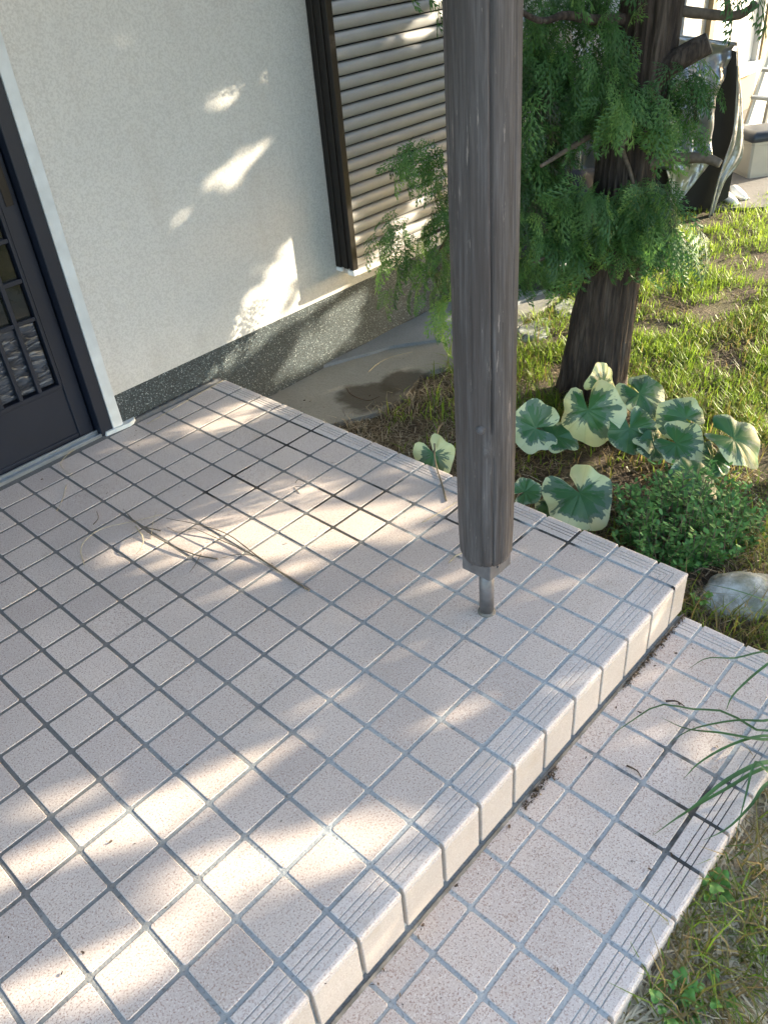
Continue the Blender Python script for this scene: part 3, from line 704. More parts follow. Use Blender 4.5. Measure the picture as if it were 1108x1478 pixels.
# --- feathery sprays
def make_spray(r, L=0.17):
    q = []; tt = []
    def leafq(p, d, nrm, l, w, t):
        d = d/np.linalg.norm(d); s = np.cross(d, nrm); s /= np.linalg.norm(s)+1e-9
        q.append([p-s*w*0.35, p+d*l*0.45-s*w*0.5+nrm*0.0006, p+d*l, p+d*l*0.45+s*w*0.5+nrm*0.0006]); tt.append(t)
    n = 13
    bend = r.uniform(-0.5, 0.5)
    axp = []; p = np.zeros(3); ang = 0
    for k in range(n+1):
        axp.append(p.copy()); ang = bend*k/n; dr = 1.3*(k/n)**1.3
        p = p+np.array([math.sin(ang), math.cos(ang), -dr])/math.hypot(1, dr)*L/n
    for k in range(n):
        leafq(axp[k], axp[k+1]-axp[k], np.array([0, 0, 1.0]), np.linalg.norm(axp[k+1]-axp[k])*1.4, 0.0040, k/n)
        d0 = axp[k+1]-axp[k]; d0 /= np.linalg.norm(d0)
        if k < 1: continue
        sgn = 1 if k % 2 else -1
        l = L*0.34*(1-(k/n))**0.75*r.uniform(0.75, 1.15)+0.016
        a = sgn*r.uniform(0.62, 0.85); side = np.array([d0[0]*math.cos(a)+d0[1]*math.sin(a), -d0[0]*math.sin(a)+d0[1]*math.cos(a), d0[2]-0.10])
        side /= np.linalg.norm(side); m = max(2, int(l/0.0135)); pp = axp[k].copy()
        for j in range(m):
            step = l/m; side2 = side+np.array([0, 0, -0.35*j/m]); side2 /= np.linalg.norm(side2)
            leafq(pp, side2, np.array([0, 0, 1.0]), step*1.45, 0.0044, 0.4+0.5*j/m)
            for sg in (1, -1):
                if r.random() < 0.12: continue
                aa = sg*r.uniform(0.55, 0.8)
                d2 = np.array([side2[0]*math.cos(aa)+side2[1]*math.sin(aa), -side2[0]*math.sin(aa)+side2[1]*math.cos(aa), side2[2]-0.08])
                leafq(pp+side2*step*0.3, d2, np.array([0, 0, 1.0]), r.uniform(0.016, 0.028)*(1-0.35*j/m), 0.0046, 0.6+0.4*j/m)
            pp = pp+side2*step
    return np.array(q), np.array(tt)
rs = np.random.default_rng(3)
SPR = [make_spray(rs, L) for L in (0.15, 0.17, 0.19, 0.16, 0.13)]
def rotmat(yaw, pitch, roll):
    cy, sy = math.cos(yaw), math.sin(yaw); cp, sp = math.cos(pitch), math.sin(pitch); cr, sr = math.cos(roll), math.sin(roll)
    Rz = np.array([[cy, -sy, 0], [sy, cy, 0], [0, 0, 1]]); Rx = np.array([[1, 0, 0], [0, cp, -sp], [0, sp, cp]]); Ry = np.array([[cr, 0, sr], [0, 1, 0], [-sr, 0, cr]])
    return Rz @ Rx @ Ry
def attr_mesh(name, V, per, vals, mat, parent, kind=None, smooth=False):
    # V: (n,per,3) faces of `per` verts each; vals (n,) written as a face-wise random tone
    n = len(V); me = bpy.data.meshes.new(name)
    me.vertices.add(n*per); me.vertices.foreach_set('co', V.reshape(-1).astype(np.float32))
    me.loops.add(n*per); me.loops.foreach_set('vertex_index', np.arange(n*per, dtype=np.int32))
    me.polygons.add(n); me.polygons.foreach_set('loop_start', np.arange(0, n*per, per, dtype=np.int32))
    at = me.attributes.new('rnd', 'FLOAT', 'POINT'); at.data.foreach_set('value', np.repeat(np.clip(vals, 0, 1), per).astype(np.float32))
    me.materials.append(mat); me.update(calc_edges=True)
    o = link(bpy.data.objects.new(name, me), parent)
    if kind: o['kind'] = kind
    return o
TV = []; TA = []
def put_spray(p, yaw, pitch, roll, sc, tone):
    q, t = SPR[rs.integers(len(SPR))]
    Rm = rotmat(yaw, pitch, roll)*sc
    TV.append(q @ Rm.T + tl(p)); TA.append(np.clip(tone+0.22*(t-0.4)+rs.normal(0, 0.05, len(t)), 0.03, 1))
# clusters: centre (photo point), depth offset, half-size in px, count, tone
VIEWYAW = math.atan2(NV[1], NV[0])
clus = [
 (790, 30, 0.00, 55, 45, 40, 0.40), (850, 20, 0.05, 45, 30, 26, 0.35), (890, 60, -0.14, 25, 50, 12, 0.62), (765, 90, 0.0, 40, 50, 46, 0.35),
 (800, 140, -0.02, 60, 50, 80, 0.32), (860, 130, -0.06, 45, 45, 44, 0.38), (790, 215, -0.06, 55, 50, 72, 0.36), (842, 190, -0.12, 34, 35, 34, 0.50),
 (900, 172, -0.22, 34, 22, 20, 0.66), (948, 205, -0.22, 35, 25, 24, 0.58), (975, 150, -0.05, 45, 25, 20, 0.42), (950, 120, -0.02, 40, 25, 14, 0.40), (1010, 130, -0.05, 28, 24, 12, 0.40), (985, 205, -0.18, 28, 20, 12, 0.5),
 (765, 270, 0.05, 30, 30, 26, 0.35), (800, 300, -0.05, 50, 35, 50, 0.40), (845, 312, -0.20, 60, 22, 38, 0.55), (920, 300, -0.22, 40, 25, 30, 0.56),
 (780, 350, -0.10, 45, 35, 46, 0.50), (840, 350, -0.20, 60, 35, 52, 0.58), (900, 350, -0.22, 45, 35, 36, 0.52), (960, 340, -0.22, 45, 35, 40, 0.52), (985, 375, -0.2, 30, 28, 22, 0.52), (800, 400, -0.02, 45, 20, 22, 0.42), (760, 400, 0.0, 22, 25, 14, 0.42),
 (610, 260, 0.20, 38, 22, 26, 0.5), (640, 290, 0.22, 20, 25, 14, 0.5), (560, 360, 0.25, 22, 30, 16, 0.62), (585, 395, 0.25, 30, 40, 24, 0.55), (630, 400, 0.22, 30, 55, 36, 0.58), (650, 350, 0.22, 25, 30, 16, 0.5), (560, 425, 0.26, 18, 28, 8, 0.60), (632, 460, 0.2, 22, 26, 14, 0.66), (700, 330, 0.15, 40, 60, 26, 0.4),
]  # inner clusters toned darker: crown shade put into the leaf colour
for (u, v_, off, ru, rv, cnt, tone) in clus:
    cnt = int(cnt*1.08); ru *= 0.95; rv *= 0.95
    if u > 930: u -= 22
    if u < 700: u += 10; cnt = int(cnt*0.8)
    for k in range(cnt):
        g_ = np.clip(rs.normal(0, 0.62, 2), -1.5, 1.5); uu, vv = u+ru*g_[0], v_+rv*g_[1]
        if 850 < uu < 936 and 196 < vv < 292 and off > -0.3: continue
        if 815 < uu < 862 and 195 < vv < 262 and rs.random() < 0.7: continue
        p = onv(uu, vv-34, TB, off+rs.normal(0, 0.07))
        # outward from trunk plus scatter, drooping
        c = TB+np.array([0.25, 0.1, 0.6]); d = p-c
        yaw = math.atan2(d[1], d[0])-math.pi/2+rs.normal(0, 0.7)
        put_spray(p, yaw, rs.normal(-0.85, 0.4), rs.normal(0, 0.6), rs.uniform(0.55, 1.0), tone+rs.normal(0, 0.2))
# the crown goes on above the picture
for k in range(420):
    h = rs.uniform(1.0, 2.5); rr_ = rs.uniform(0.15, 0.75)*(1.15-0.3*(h-1.0)); a_ = rs.random()*2*math.pi
    base = TB+np.array(TR[min(150, int(150*h/2.6))])
    p = np.array([base[0]+rr_*math.cos(a_), base[1]+rr_*math.sin(a_), h])
    dd = p-CP; z_ = CR[2] @ dd
    if z_ > 0.3 and 739+FPX*(CR[1] @ dd)/z_ > -40 and 0 < 554+FPX*(CR[0] @ dd)/z_ < 1150: continue
    if any(lit(ab(p+q_)) for q_ in (np.zeros(3), np.array([0, 0, -0.08]), np.array([0, 0, -0.16]), np.array([0.08, 0, -0.05]), np.array([-0.08, 0, -0.05]))): continue  # sprays left out so the unseen crown keeps the set sun patches clear
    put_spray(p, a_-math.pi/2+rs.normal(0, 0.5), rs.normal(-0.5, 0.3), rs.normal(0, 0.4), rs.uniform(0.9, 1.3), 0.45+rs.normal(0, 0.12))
attr_mesh('crown', np.concatenate(TV), 4, np.concatenate(TA), M_SPRAY, tree)

# ================================================================== VARIEGATED LEAVES
def leaf_mesh(seed, R):
    r = np.random.default_rng(seed); NA = 40; NRg = 9
    lob = r.uniform(0.03, 0.075); ph = r.uniform(-0.3, 0.3); wav = r.uniform(0.05, 0.15); cup = r.uniform(-0.22, 0.08); fold = r.uniform(0.05, 0.28); asym = r.uniform(-0.12, 0.12)
    v = [(0, 0, 0)]; uvv = [(0.5, 0.0)]; f = []
    for k in range(1, NRg+1):
        for i in range(NA):
            th = -math.pi*0.93+2*math.pi*0.93*i/(NA-1)            # 0 = tip (+x), notch at the back
            rad = 0.92+0.10*math.cos(th)+lob*math.cos(5*th+ph)+0.022*math.cos(9*th)+asym*math.sin(th)
            rad *= 1+0.18*(abs(th)/math.pi)**4; rad *= 1-0.5*max(0, (abs(th)-2.55)/0.4)**2*0.6
            rr = R*rad*k/NRg; t = k/NRg
            x, y = rr*math.cos(th), rr*math.sin(th)
            z = R*(fold*abs(math.sin(th))*t + cup*t*t + wav*t*t*math.sin(4*th+seed)+0.03*math.cos(9*th)*t - 0.22*t*t*max(0, math.cos(th)))
            v.append((x, y, z)); uvv.append((i/(NA-1), t))
    for i in range(NA-1): f.append((0, 1+i, 2+i))
    for k in range(NRg-1):
        for i in range(NA-1):
            a0 = 1+k*NA+i; f.append((a0, a0+NA, a0+NA+1, a0+1))
    me = meshdata('leaf', v, f, M_BIGLEAF, True)
    uvl = me.uv_layers.new(name='polar')
    for l in me.loops: uvl.data[l.index].uv = uvv[l.vertex_index]
    return me
def put_leaf(parent, u, vv, z, Rm, tipdeg, tilt_cam, roll, seed, dark=None, stem=None):
    # centre at height z below photo point; tip direction given as compass angle in the ground plane; tilt towards viewer
    jr = np.random.default_rng(seed+900); tilt_cam += jr.normal(0, 0.16); roll += jr.normal(0, 0.22)
    p = onz(u, vv, z)
    n = np.array([0, 0, 1.0])*math.cos(tilt_cam) - NV*math.sin(tilt_cam); n = n+RV*roll; n /= np.linalg.norm(n)
    # tip direction in picture degrees (0=right, 90=up) lifted to the leaf plane
    d = RV*math.cos(math.radians(tipdeg)) + NV*math.sin(math.radians(tipdeg)); d = d-n*np.dot(d, n); d /= np.linalg.norm(d)
    s = np.cross(n, d)
    o = bpy.data.objects.new('leaf', leaf_mesh(seed, Rm*0.96))
    Mx = Matrix(((d[0], s[0], n[0], p[0]), (d[1], s[1], n[1], p[1]), (d[2], s[2], n[2], p[2]), (0, 0, 0, 1)))
    link(o, parent); L = parent.location
    o.matrix_local = Matrix.Translation(-Vector(L)) @ Mx
    g = np.array(stem if stem is not None else (p[0]+0.03*RV[0]+0.05, p[1]+0.05, gz(p[0], p[1])-0.01), float)
    L = np.array(L)
    MB().tube(spline([g-L, (g+p)/2-L+np.array([0.01, 0.012, 0.02]), p-n*0.002-L], 8), [0.0042]*5+[0.0034]*4, 7).build('petiole', M_PETIOLE, parent, True)
    return o
def plant(name, u, v, label): return tag(empty(name, onz(u, v, -0.19)), label, 'plant', 'large variegated leaf plants')
pl1 = plant('variegated_plant', 870, 640, 'variegated plant with large green and cream leaves at the foot of the tree trunk')
g1 = onz(880, 640, -0.2)
put_leaf(pl1, 848, 592, -0.02, 0.115, 250, 0.75, -0.15, 11, stem=g1)
put_leaf(pl1, 868, 556, 0.00, 0.085, 70, 1.0, 0.0, 12, stem=g1)
put_leaf(pl1, 922, 568, 0.00, 0.092, 300, 0.75, 0.15, 13, stem=g1)
put_leaf(pl1, 908, 618, -0.07, 0.085, 270, 0.7, 0.2, 14, stem=g1)
put_leaf(pl1, 938, 632, -0.08, 0.060, 330, 0.6, 0.2, 15, stem=g1)
pl2 = plant('variegated_plant', 1010, 660, 'variegated plant with broad drooping leaves above the small leafy shrub')
g2 = onz(1000, 660, -0.2)
put_leaf(pl2, 988, 604, -0.03, 0.085, 130, 0.85, -0.1, 21, stem=g2)
put_leaf(pl2, 975, 640, -0.06, 0.080, 300, 0.6, -0.2, 22, stem=g2)
put_leaf(pl2, 945, 645, -0.10, 0.060, 190, 0.35, 0.0, 26, stem=g2)
put_leaf(pl2, 1058, 634, -0.04, 0.105, 320, 0.7, 0.2, 23, stem=g2)
put_leaf(pl2, 1028, 662, -0.10, 0.065, 250, 0.6, 0.0, 24, stem=g2)
put_leaf(pl2, 1000, 690, -0.08, 0.088, 20, 0.6, -0.1, 25, stem=g2)
pl3 = plant('variegated_plant', 835, 730, 'single wide variegated leaf spreading beside the porch edge tiles')
g3 = onz(850, 690, -0.2)
put_leaf(pl3, 836, 712, -0.08, 0.112, 290, 0.55, 0.0, 31, stem=g3)
put_leaf(pl3, 800, 735, -0.13, 0.070, 230, 0.5, -0.1, 32, stem=g3)
pl4 = plant('variegated_plant', 785, 650, 'yellowish variegated plant growing right behind the wooden post')
g4 = onz(790, 640, -0.2)
put_leaf(pl4, 772, 618, -0.06, 0.095, 160, 0.8, 0.0, 41, stem=g4)
put_leaf(pl4, 800, 630, -0.10, 0.080, 330, 0.6, 0.1, 42, stem=g4)
put_leaf(pl4, 757, 710, -0.06, 0.050, 20, 0.6, 0.0, 43, stem=onz(745, 690, -0.2))
pl5 = plant('variegated_plant', 620, 660, 'lone heart-shaped variegated leaf on a thin stalk leaning over the end tiles')
put_leaf(pl5, 626, 655, -0.015, 0.072, 275, 0.85, 0.0, 51, stem=onz(640, 610, -0.19))
L5 = np.array(pl5.location)
MB().tube(spline([onz(627, 640, 0.0)-L5+np.array([0,0,.01]), onz(628, 668, 0.0)-L5+np.array([0,0,.006]), onz(638, 700, 0.003)-L5, onz(644, 723, 0.003)-L5], 14), 0.0022, 6).build('petiole', M_PETIOLE, pl5, True)

# ================================================================== LOW SHRUB
sb = tag(empty('low_shrub', onz(985, 770, -0.19)), 'low shrub of tiny dark green leaves beside the porch corner', 'shrub')
LS = np.array(sb.location)
lv = []; la = []; stems = MB()
r2 = np.random.default_rng(5)
for k in range(380):
    a_ = r2.random()*2*math.pi; rr_ = math.sqrt(r2.random())
    u, v_ = 985+100*rr_*math.cos(a_), 762+58*rr_*math.sin(a_)
    if v_ > 818-0.12*(u-985) and u < 960: continue
    g = onz(u, v_+12, -0.19); top = g+np.array([r2.normal(0, 0.02), r2.normal(0, 0.02), r2.uniform(0.03, 0.20)*(1.1-0.45*rr_)])
    stems.tube([g-LS, (g+top)/2-LS+r2.normal(0, 0.006, 3), top-LS], [0.0012, 0.001, 0.0007], 4)
    for j in range(13):
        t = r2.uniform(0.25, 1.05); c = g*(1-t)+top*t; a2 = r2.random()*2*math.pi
        l = r2.uniform(0.013, 0.022); wd = l*0.52; up = r2.uniform(0.1, 0.9)
        d = np.array([math.cos(a2), math.sin(a2), up]); d /= np.linalg.norm(d); s = np.cross(d, [0, 0, 1]); s /= np.linalg.norm(s)
        q0 = c+d*0.003
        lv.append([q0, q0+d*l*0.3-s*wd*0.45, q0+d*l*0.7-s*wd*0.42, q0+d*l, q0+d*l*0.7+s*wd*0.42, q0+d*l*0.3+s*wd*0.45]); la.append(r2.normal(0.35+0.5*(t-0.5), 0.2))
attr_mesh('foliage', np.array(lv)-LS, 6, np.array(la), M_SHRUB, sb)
stems.build('stems', M_TWIG, sb)

# ================================================================== ROCKS
def rock(name, c, sx, sy, sz, seed, label, group=None, rz=0.0, flat=0.0):
    import bmesh
    bm = bmesh.new(); bmesh.ops.create_icosphere(bm, subdivisions=4, radius=1.0)
    for v in bm.verts:
        p = v.co.copy(); n = 1+0.22*mnoise.noise(p*1.3+Vector((seed, 0, 0)))+0.10*mnoise.noise(p*3.1+Vector((0, seed, 0)))+0.04*mnoise.noise(p*8)
        p = p*n
        if flat: p.z = min(p.z, flat+0.05*mnoise.noise(p*3))
        v.co = Vector((p.x*sx, p.y*sy, p.z*sz))
    me = bpy.data.meshes.new(name); bm.to_mesh(me); bm.free(); me.materials.append(M_ROCK)
    me.polygons.foreach_set('use_smooth', [True]*len(me.polygons))
    o = inst(name, me, c, (0, 0, rz)); return tag(o, label, 'rock', group)
c = onz(1066, 868, -0.19); rock('garden_rock', (c[0]+0.02, c[1], -0.195), 0.125, 0.088, 0.055, 4, 'pale grey garden rock beside the lower step, below the shrub', None, -0.7)
c = onz(772, 478, -0.19); rock('stone_slab', (c[0], c[1], -0.19), 0.12, 0.07, 0.035, 9, 'flat pale stone lying in the grass left of the trunk', None, 0.2, 0.5)
c = onz(815, 446, -0.19); rock('stone_slab', (c[0], c[1], -0.19), 0.10, 0.05, 0.035, 13, 'flat pale stone against the trunk by the black sheeting', None, 0.3, 0.5)

# ================================================================== GRASS, STRAW, LITTER
def inside_pave(x, y):
    if x < XR+0.01 and y > YE-0.005: return True
    if 0.05 < x < 1.75 and y > 1.38+0.03*math.sin(x*7): return True
    if x > 3.15 and y > 2.2-0.0-(x-2.4)*0.95+0.25: return True
    return False
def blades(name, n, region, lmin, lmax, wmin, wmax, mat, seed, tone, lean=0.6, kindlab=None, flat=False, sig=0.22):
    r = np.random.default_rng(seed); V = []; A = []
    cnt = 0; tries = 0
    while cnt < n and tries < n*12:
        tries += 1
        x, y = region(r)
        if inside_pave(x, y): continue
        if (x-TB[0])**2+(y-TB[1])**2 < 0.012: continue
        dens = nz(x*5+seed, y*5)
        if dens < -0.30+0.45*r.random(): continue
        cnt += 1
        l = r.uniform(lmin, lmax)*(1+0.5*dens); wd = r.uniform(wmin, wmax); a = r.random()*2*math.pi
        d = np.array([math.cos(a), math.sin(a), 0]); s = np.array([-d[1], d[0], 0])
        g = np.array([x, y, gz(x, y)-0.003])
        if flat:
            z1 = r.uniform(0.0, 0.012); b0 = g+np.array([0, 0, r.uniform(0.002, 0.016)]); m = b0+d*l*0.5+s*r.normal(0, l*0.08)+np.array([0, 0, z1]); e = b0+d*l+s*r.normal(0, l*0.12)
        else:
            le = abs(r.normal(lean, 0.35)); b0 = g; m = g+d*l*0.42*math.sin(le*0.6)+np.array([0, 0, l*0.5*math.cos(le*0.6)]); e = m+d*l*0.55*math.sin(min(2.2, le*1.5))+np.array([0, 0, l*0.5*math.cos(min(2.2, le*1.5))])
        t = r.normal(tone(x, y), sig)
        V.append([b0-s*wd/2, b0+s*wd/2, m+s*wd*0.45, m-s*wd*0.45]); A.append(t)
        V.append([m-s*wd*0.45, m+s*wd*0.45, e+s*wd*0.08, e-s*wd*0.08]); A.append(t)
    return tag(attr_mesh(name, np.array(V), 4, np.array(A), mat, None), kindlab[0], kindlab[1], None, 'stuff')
def reg_img(u0, u1, v0, v1, power=1.0):
    def f(r):
        while True:
            p = onz(r.uniform(u0, u1), v0+(v1-v0)*r.random()**power, -0.19)
            return p[0], p[1]
    return f
def reg_box(x0, x1, y0, y1): return lambda r: (r.uniform(x0, x1), r.uniform(y0, y1))
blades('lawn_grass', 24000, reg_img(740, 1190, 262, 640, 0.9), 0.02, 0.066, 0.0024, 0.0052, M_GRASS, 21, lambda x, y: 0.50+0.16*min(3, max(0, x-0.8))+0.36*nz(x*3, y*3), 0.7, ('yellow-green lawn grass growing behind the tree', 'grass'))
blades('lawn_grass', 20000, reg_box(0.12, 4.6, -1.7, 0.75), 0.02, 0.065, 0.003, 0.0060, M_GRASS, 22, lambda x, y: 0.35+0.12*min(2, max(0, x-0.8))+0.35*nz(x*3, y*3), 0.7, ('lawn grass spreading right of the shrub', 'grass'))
blades('verge_grass', 1300, reg_img(860, 1260, 1040, 1600), 0.04, 0.13, 0.0020, 0.0045, M_GRASS, 23, lambda x, y: 0.30+0.3*nz(x*6, y*6), 1.1, ('green and yellowing grass along the lower step', 'grass'), sig=0.28)
blades('dry_straw', 12000, reg_img(840, 1300, 1040, 1650), 0.06, 0.20, 0.0020, 0.0042, M_DRY, 24, lambda x, y: 0.88, 0, ('dry straw matted along the lower step', 'straw'), True)
blades('dead_grass', 2600, reg_img(470, 760, 520, 720), 0.03, 0.10, 0.0015, 0.0035, M_DRY, 25, lambda x, y: 0.55, 0.9, ('brown dead grass and leaf litter beside the porch end', 'dead grass'), True)
blades('leaf_litter', 6500, reg_img(640, 1160, 420, 900), 0.02, 0.09, 0.0015, 0.0045, M_DRY, 26, lambda x, y: 0.32, 0.9, ('brown leaf litter under the tree and plants', 'leaf litter'), True)
blades('dead_grass', 900, reg_img(480, 700, 540, 660), 0.03, 0.07, 0.0018, 0.0035, M_DRY, 27, lambda x, y: 0.6, 0.8, ('tufts of dry brown grass by the concrete apron', 'dead grass'))
blades('sparse_grass', 700, reg_img(560, 860, 400, 660), 0.04, 0.10, 0.003, 0.006, M_GRASS, 28, lambda x, y: 0.6, 0.8, ('sparse green grass between the porch and the trunk', 'grass'))
blades('corner_grass', 1500, reg_img(960, 1200, 640, 1000), 0.03, 0.12, 0.0016, 0.0035, M_GRASS, 29, lambda x, y: 0.35, 1.0, ('thin grass around the pale rock', 'grass'), sig=0.25)

blades('dry_straw', 4500, reg_box(-1.9, 0.9, -1.5, -0.5), 0.06, 0.20, 0.002, 0.0040, M_DRY, 31, lambda x, y: 0.75, 0, ('dry straw scattered over the bare ground beyond the verge', 'straw'), True)
blades('verge_grass', 1800, reg_box(-1.9, 0.9, -1.5, -0.48), 0.04, 0.12, 0.002, 0.0045, M_GRASS, 32, lambda x, y: 0.4, 0.9, ('thin grass growing through the straw beyond the verge', 'grass'))
# long green blades hanging over the lower step
ct = tag(empty('grass_clump', (0.06, -0.47, -0.20)), 'clump of long green grass blades arching over the lower step', 'grass clump')
LC = np.array(ct.location)
def ribbon(pts, w, n=14):
    sp = spline(pts, n); v = []; f = []
    for k, p in enumerate(sp):
        t = sp[min(k+1, n)]-sp[max(k-1, 0)]; s = np.cross(t, [0, 0, 1]); s /= np.linalg.norm(s)+1e-9
        ww = w*(1-(k/n)**2.2)+0.0003
        v += [p-s*ww/2+np.array([0, 0, ww*0.15]), p, p+s*ww/2+np.array([0, 0, ww*0.15])]
    for k in range(n): f += [(k*3, k*3+1, k*3+4, k*3+3), (k*3+1, k*3+2, k*3+5, k*3+4)]
    return v, f
ZS = -H
for pts, wd in (
    ([(1150, 1015, .05), (1108, 1058, .06), (1046, 1028, .05), (1000, 1024, .045), (950, 1018, .035), (905, 1045, .012), (880, 1062, .004)], .0050),
    ([(1160, 930, .08), (1108, 958, .06), (1060, 1000, .035), (1046, 1028, .03)], .0050),
    ([(1160, 1025, .05), (1108, 1040, .07), (1060, 1040, .06), (1000, 1052, .04), (965, 1072, .012)], .0050),
    ([(1170, 1055, .03), (1108, 1068, .06), (1040, 1058, .055), (990, 1052, .03), (950, 1034, .006)], .0055),
    ([(1170, 1075, .03), (1108, 1062, .06), (1055, 1075, .05), (1010, 1100, .03), (985, 1125, .006)], .0055),
    ([(1170, 1110, .02), (1108, 1100, .06), (1050, 1125, .05), (1000, 1165, .03), (960, 1192, .006)], .0080),
    ([(1180, 1120, .01), (1108, 1108, .05), (1045, 1140, .04), (985, 1175, .02), (940, 1207, .004)], .0060),
    ([(1180, 1090, .01), (1108, 1130, .05), (1085, 1160, .04), (1050, 1195, .02), (1012, 1214, .005)], .0050),
    ([(1170, 948, .04), (1108, 940, .035), (1060, 950, .030), (1020, 950, .025), (992, 966, .006)], .0045),
    ([(1180, 1140, .0), (1115, 1120, .07), (1090, 1100, .08), (1075, 1150, .05), (1060, 1210, .0)], .0050)):
    q = [onz(u, v_, ZS+z)-LC for u, v_, z in pts]
    v, f = ribbon(q, wd*1.35); mk('blade', v, f, M_BLADE, ct, True)
ct2 = tag(empty('long_grass', onz(1108, 905, -0.16)), 'single long green blade crossing in front of the pale rock', 'grass blade')
v, f = ribbon([onz(u, v_, z)-np.array(ct2.location) for u, v_, z in ((1175, 890, -.15), (1108, 868, -.10), (1060, 852, -.09), (1015, 842, -.10))], .0055)
mk('blade', v, f, M_BLADE, ct2, True)
# clover-like weeds at the bottom
def weed(u, v_, n, R, label, seed):
    r = np.random.default_rng(seed); p = onz(u, v_, -0.17); p[2] = gz(p[0], p[1])
    o = tag(empty('weed_plant', p), label, 'weed', 'broadleaf weeds by the lower step')
    for k in range(n):
        a = 2*math.pi*k/n+r.normal(0, 0.3); d = R*r.uniform(0.35, 1.0); c = np.array([d*math.cos(a), d*math.sin(a), r.uniform(0.025, 0.05)])
        rad = r.uniform(0.009, 0.016); v = [c]; f = []; m = 15
        for i in range(m):
            th = 2*math.pi*i/m; q = rad*(0.82+0.18*math.cos(3*th+a)); v.append(c+np.array([q*math.cos(th), q*math.sin(th), 0.003*math.cos(3*th)+0.3*q*math.cos(th-a)]))
            f.append((0, 1+i, 1+(i+1) % m))
        mk('leaf', v, f, M_WEED, o, True)
        MB().tube([(0, 0, 0), c*0.6+np.array([0, 0, 0.01]), c], 0.0008, 5).build('stalk', M_BLADE, o)
M_WEED = simple('weed_leaf', (0.10, 0.24, 0.04), 0.5, 0.0, 0.25, 60)
weed(1030, 1284, 7, 0.03, 'small clover-like weed tight against the lower step', 61)
weed(972, 1450, 12, 0.05, 'cluster of bright green clover-like weed among the dry straw', 62)
weed(1022, 1440, 6, 0.04, 'sparse bright green weed sprouting from the dry straw', 63)
weed(1090, 770, 7, 0.05, 'small broadleaf weed at the edge of the shrub', 64)
weed(1010, 868, 5, 0.03, 'tiny weed beside the porch corner and the rock', 65)

# ================================================================== THINGS LYING ON THE TILES
def strand(name, pts, r0, r1, mat, label, cat, group=None, extra=(), seg=6):
    b = onz(pts[0][0], pts[0][1], pts[0][2] if len(pts[0]) > 2 else 0.0)
    o = tag(empty(name, b), label, cat, group)
    def path(pp): return [onz(q[0], q[1], (q[2] if len(q) > 2 else 0.0)+r0)-b for q in pp]
    for k, (pp, a0, a1) in enumerate([(pts, r0, r1)]+list(extra)):
        sp = spline(path(pp), 5*len(pp)); n = len(sp)
        MB().tube(sp, [a0+(a1-a0)*i/(n-1) for i in range(n)], seg).build('stem', mat, o, True)
    return o
strand('dry_twig', [(446, 852), (405, 826), (372, 803, .004), (330, 772, .008), (290, 758, .012), (240, 748, .012)], .0026, .0008, M_TWIGDRY, 'long dry brown twig lying across the sunlit tiles', 'twig', None,
       extra=[([(398, 820), (360, 798, .005), (320, 780, .01), (280, 762, .01)], .0020, .0008), ([(314, 807), (280, 800, .004), (240, 783, .006), (205, 762, .008), (185, 742, .004)], .0022, .0009),
              ([(372, 803, .004), (345, 800, .003), (318, 806)], .0012, .0006), ([(232, 766, .004), (200, 757, .012), (178, 735, .004)], .0018, .0007), ([(280, 762, .01), (258, 768), (240, 760)], .0012, .0005), ([(290, 800, .002), (282, 815), (274, 826)], .0012, .0007)])
strand('straw_stalk', [(122, 815), (117, 795, .006), (125, 778, .012), (150, 762, .014), (195, 752, .006), (235, 742)], .0014, .0007, M_STRAW, 'pale curved dry straw beside the long brown twig', 'straw')
strand('straw_stalk', [(196, 760, .01), (206, 775, .02), (205, 790, .012), (196, 800, .002)], .0022, .0005, M_STRAW, 'short curled dry blade standing off the tiles by the twig', 'straw')
strand('straw_stalk', [(218, 778), (222, 750, .02), (227, 734, .03)], .0007, .0004, M_STRAW, 'thin pale straw sticking up beside the twig', 'straw')
strand('straw_stalk', [(143, 619, .0), (118, 640, .002), (88, 668, .002), (105, 688, .001)], .0011, .0007, M_STRAW, 'bent pale straw lying by the door sill', 'straw')
strand('straw_stalk', [(96, 700), (90, 722), (82, 738)], .0010, .0006, M_STRAW, 'short pale straw on the shaded tiles near the door', 'straw')
strand('straw_stalk', [(212, 612), (250, 590), (288, 568), (322, 549)], .0012, .0008, M_STRAW, 'long pale straw lying along the foot of the wall', 'straw')
strand('straw_stalk', [(609, 754), (632, 741), (662, 723)], .0011, .0008, M_STRAW, 'pale straw lying on the tiles beside the post', 'straw')
strand('straw_stalk', [(531, 537, -.17), (545, 525, -.168), (565, 515, -.16), (595, 508, -.15)], .0016, .0010, M_STRAW, 'pale straw lying on the concrete apron', 'straw')
strand('dry_twig', [(135, 757), (142, 748, .003), (140, 738)], .0014, .0008, M_TWIGDRY, 'little dry twig beside the pale curved straw', 'twig')
strand('dry_twig', [(648, 812), (656, 803, .004), (666, 798, .004), (674, 790, .006)], .0022, .0010, M_STRAW, 'crumpled scrap of dry grass at the foot of the post', 'twig')
strand('dry_twig', [(904, 1105, -H), (918, 1112, -H+.004), (925, 1122, -H)], .0018, .0012, M_DEADLEAF, 'dark curled twig in a joint of the lower step', 'twig')
strand('dry_twig', [(960, 1012, -H+.004), (975, 1012, -H+.008), (987, 1019, -H)], .0026, .0010, M_DEADLEAF, 'dark dry seed pod on the lower step under the arching blades', 'twig')
strand('dry_twig', [(426, 697, 0), (432, 692, .006), (446, 699, 0)], .0010, .0006, M_DEADLEAF, 'small dark bent twig on the shaded tiles before the sunlit patch', 'twig')
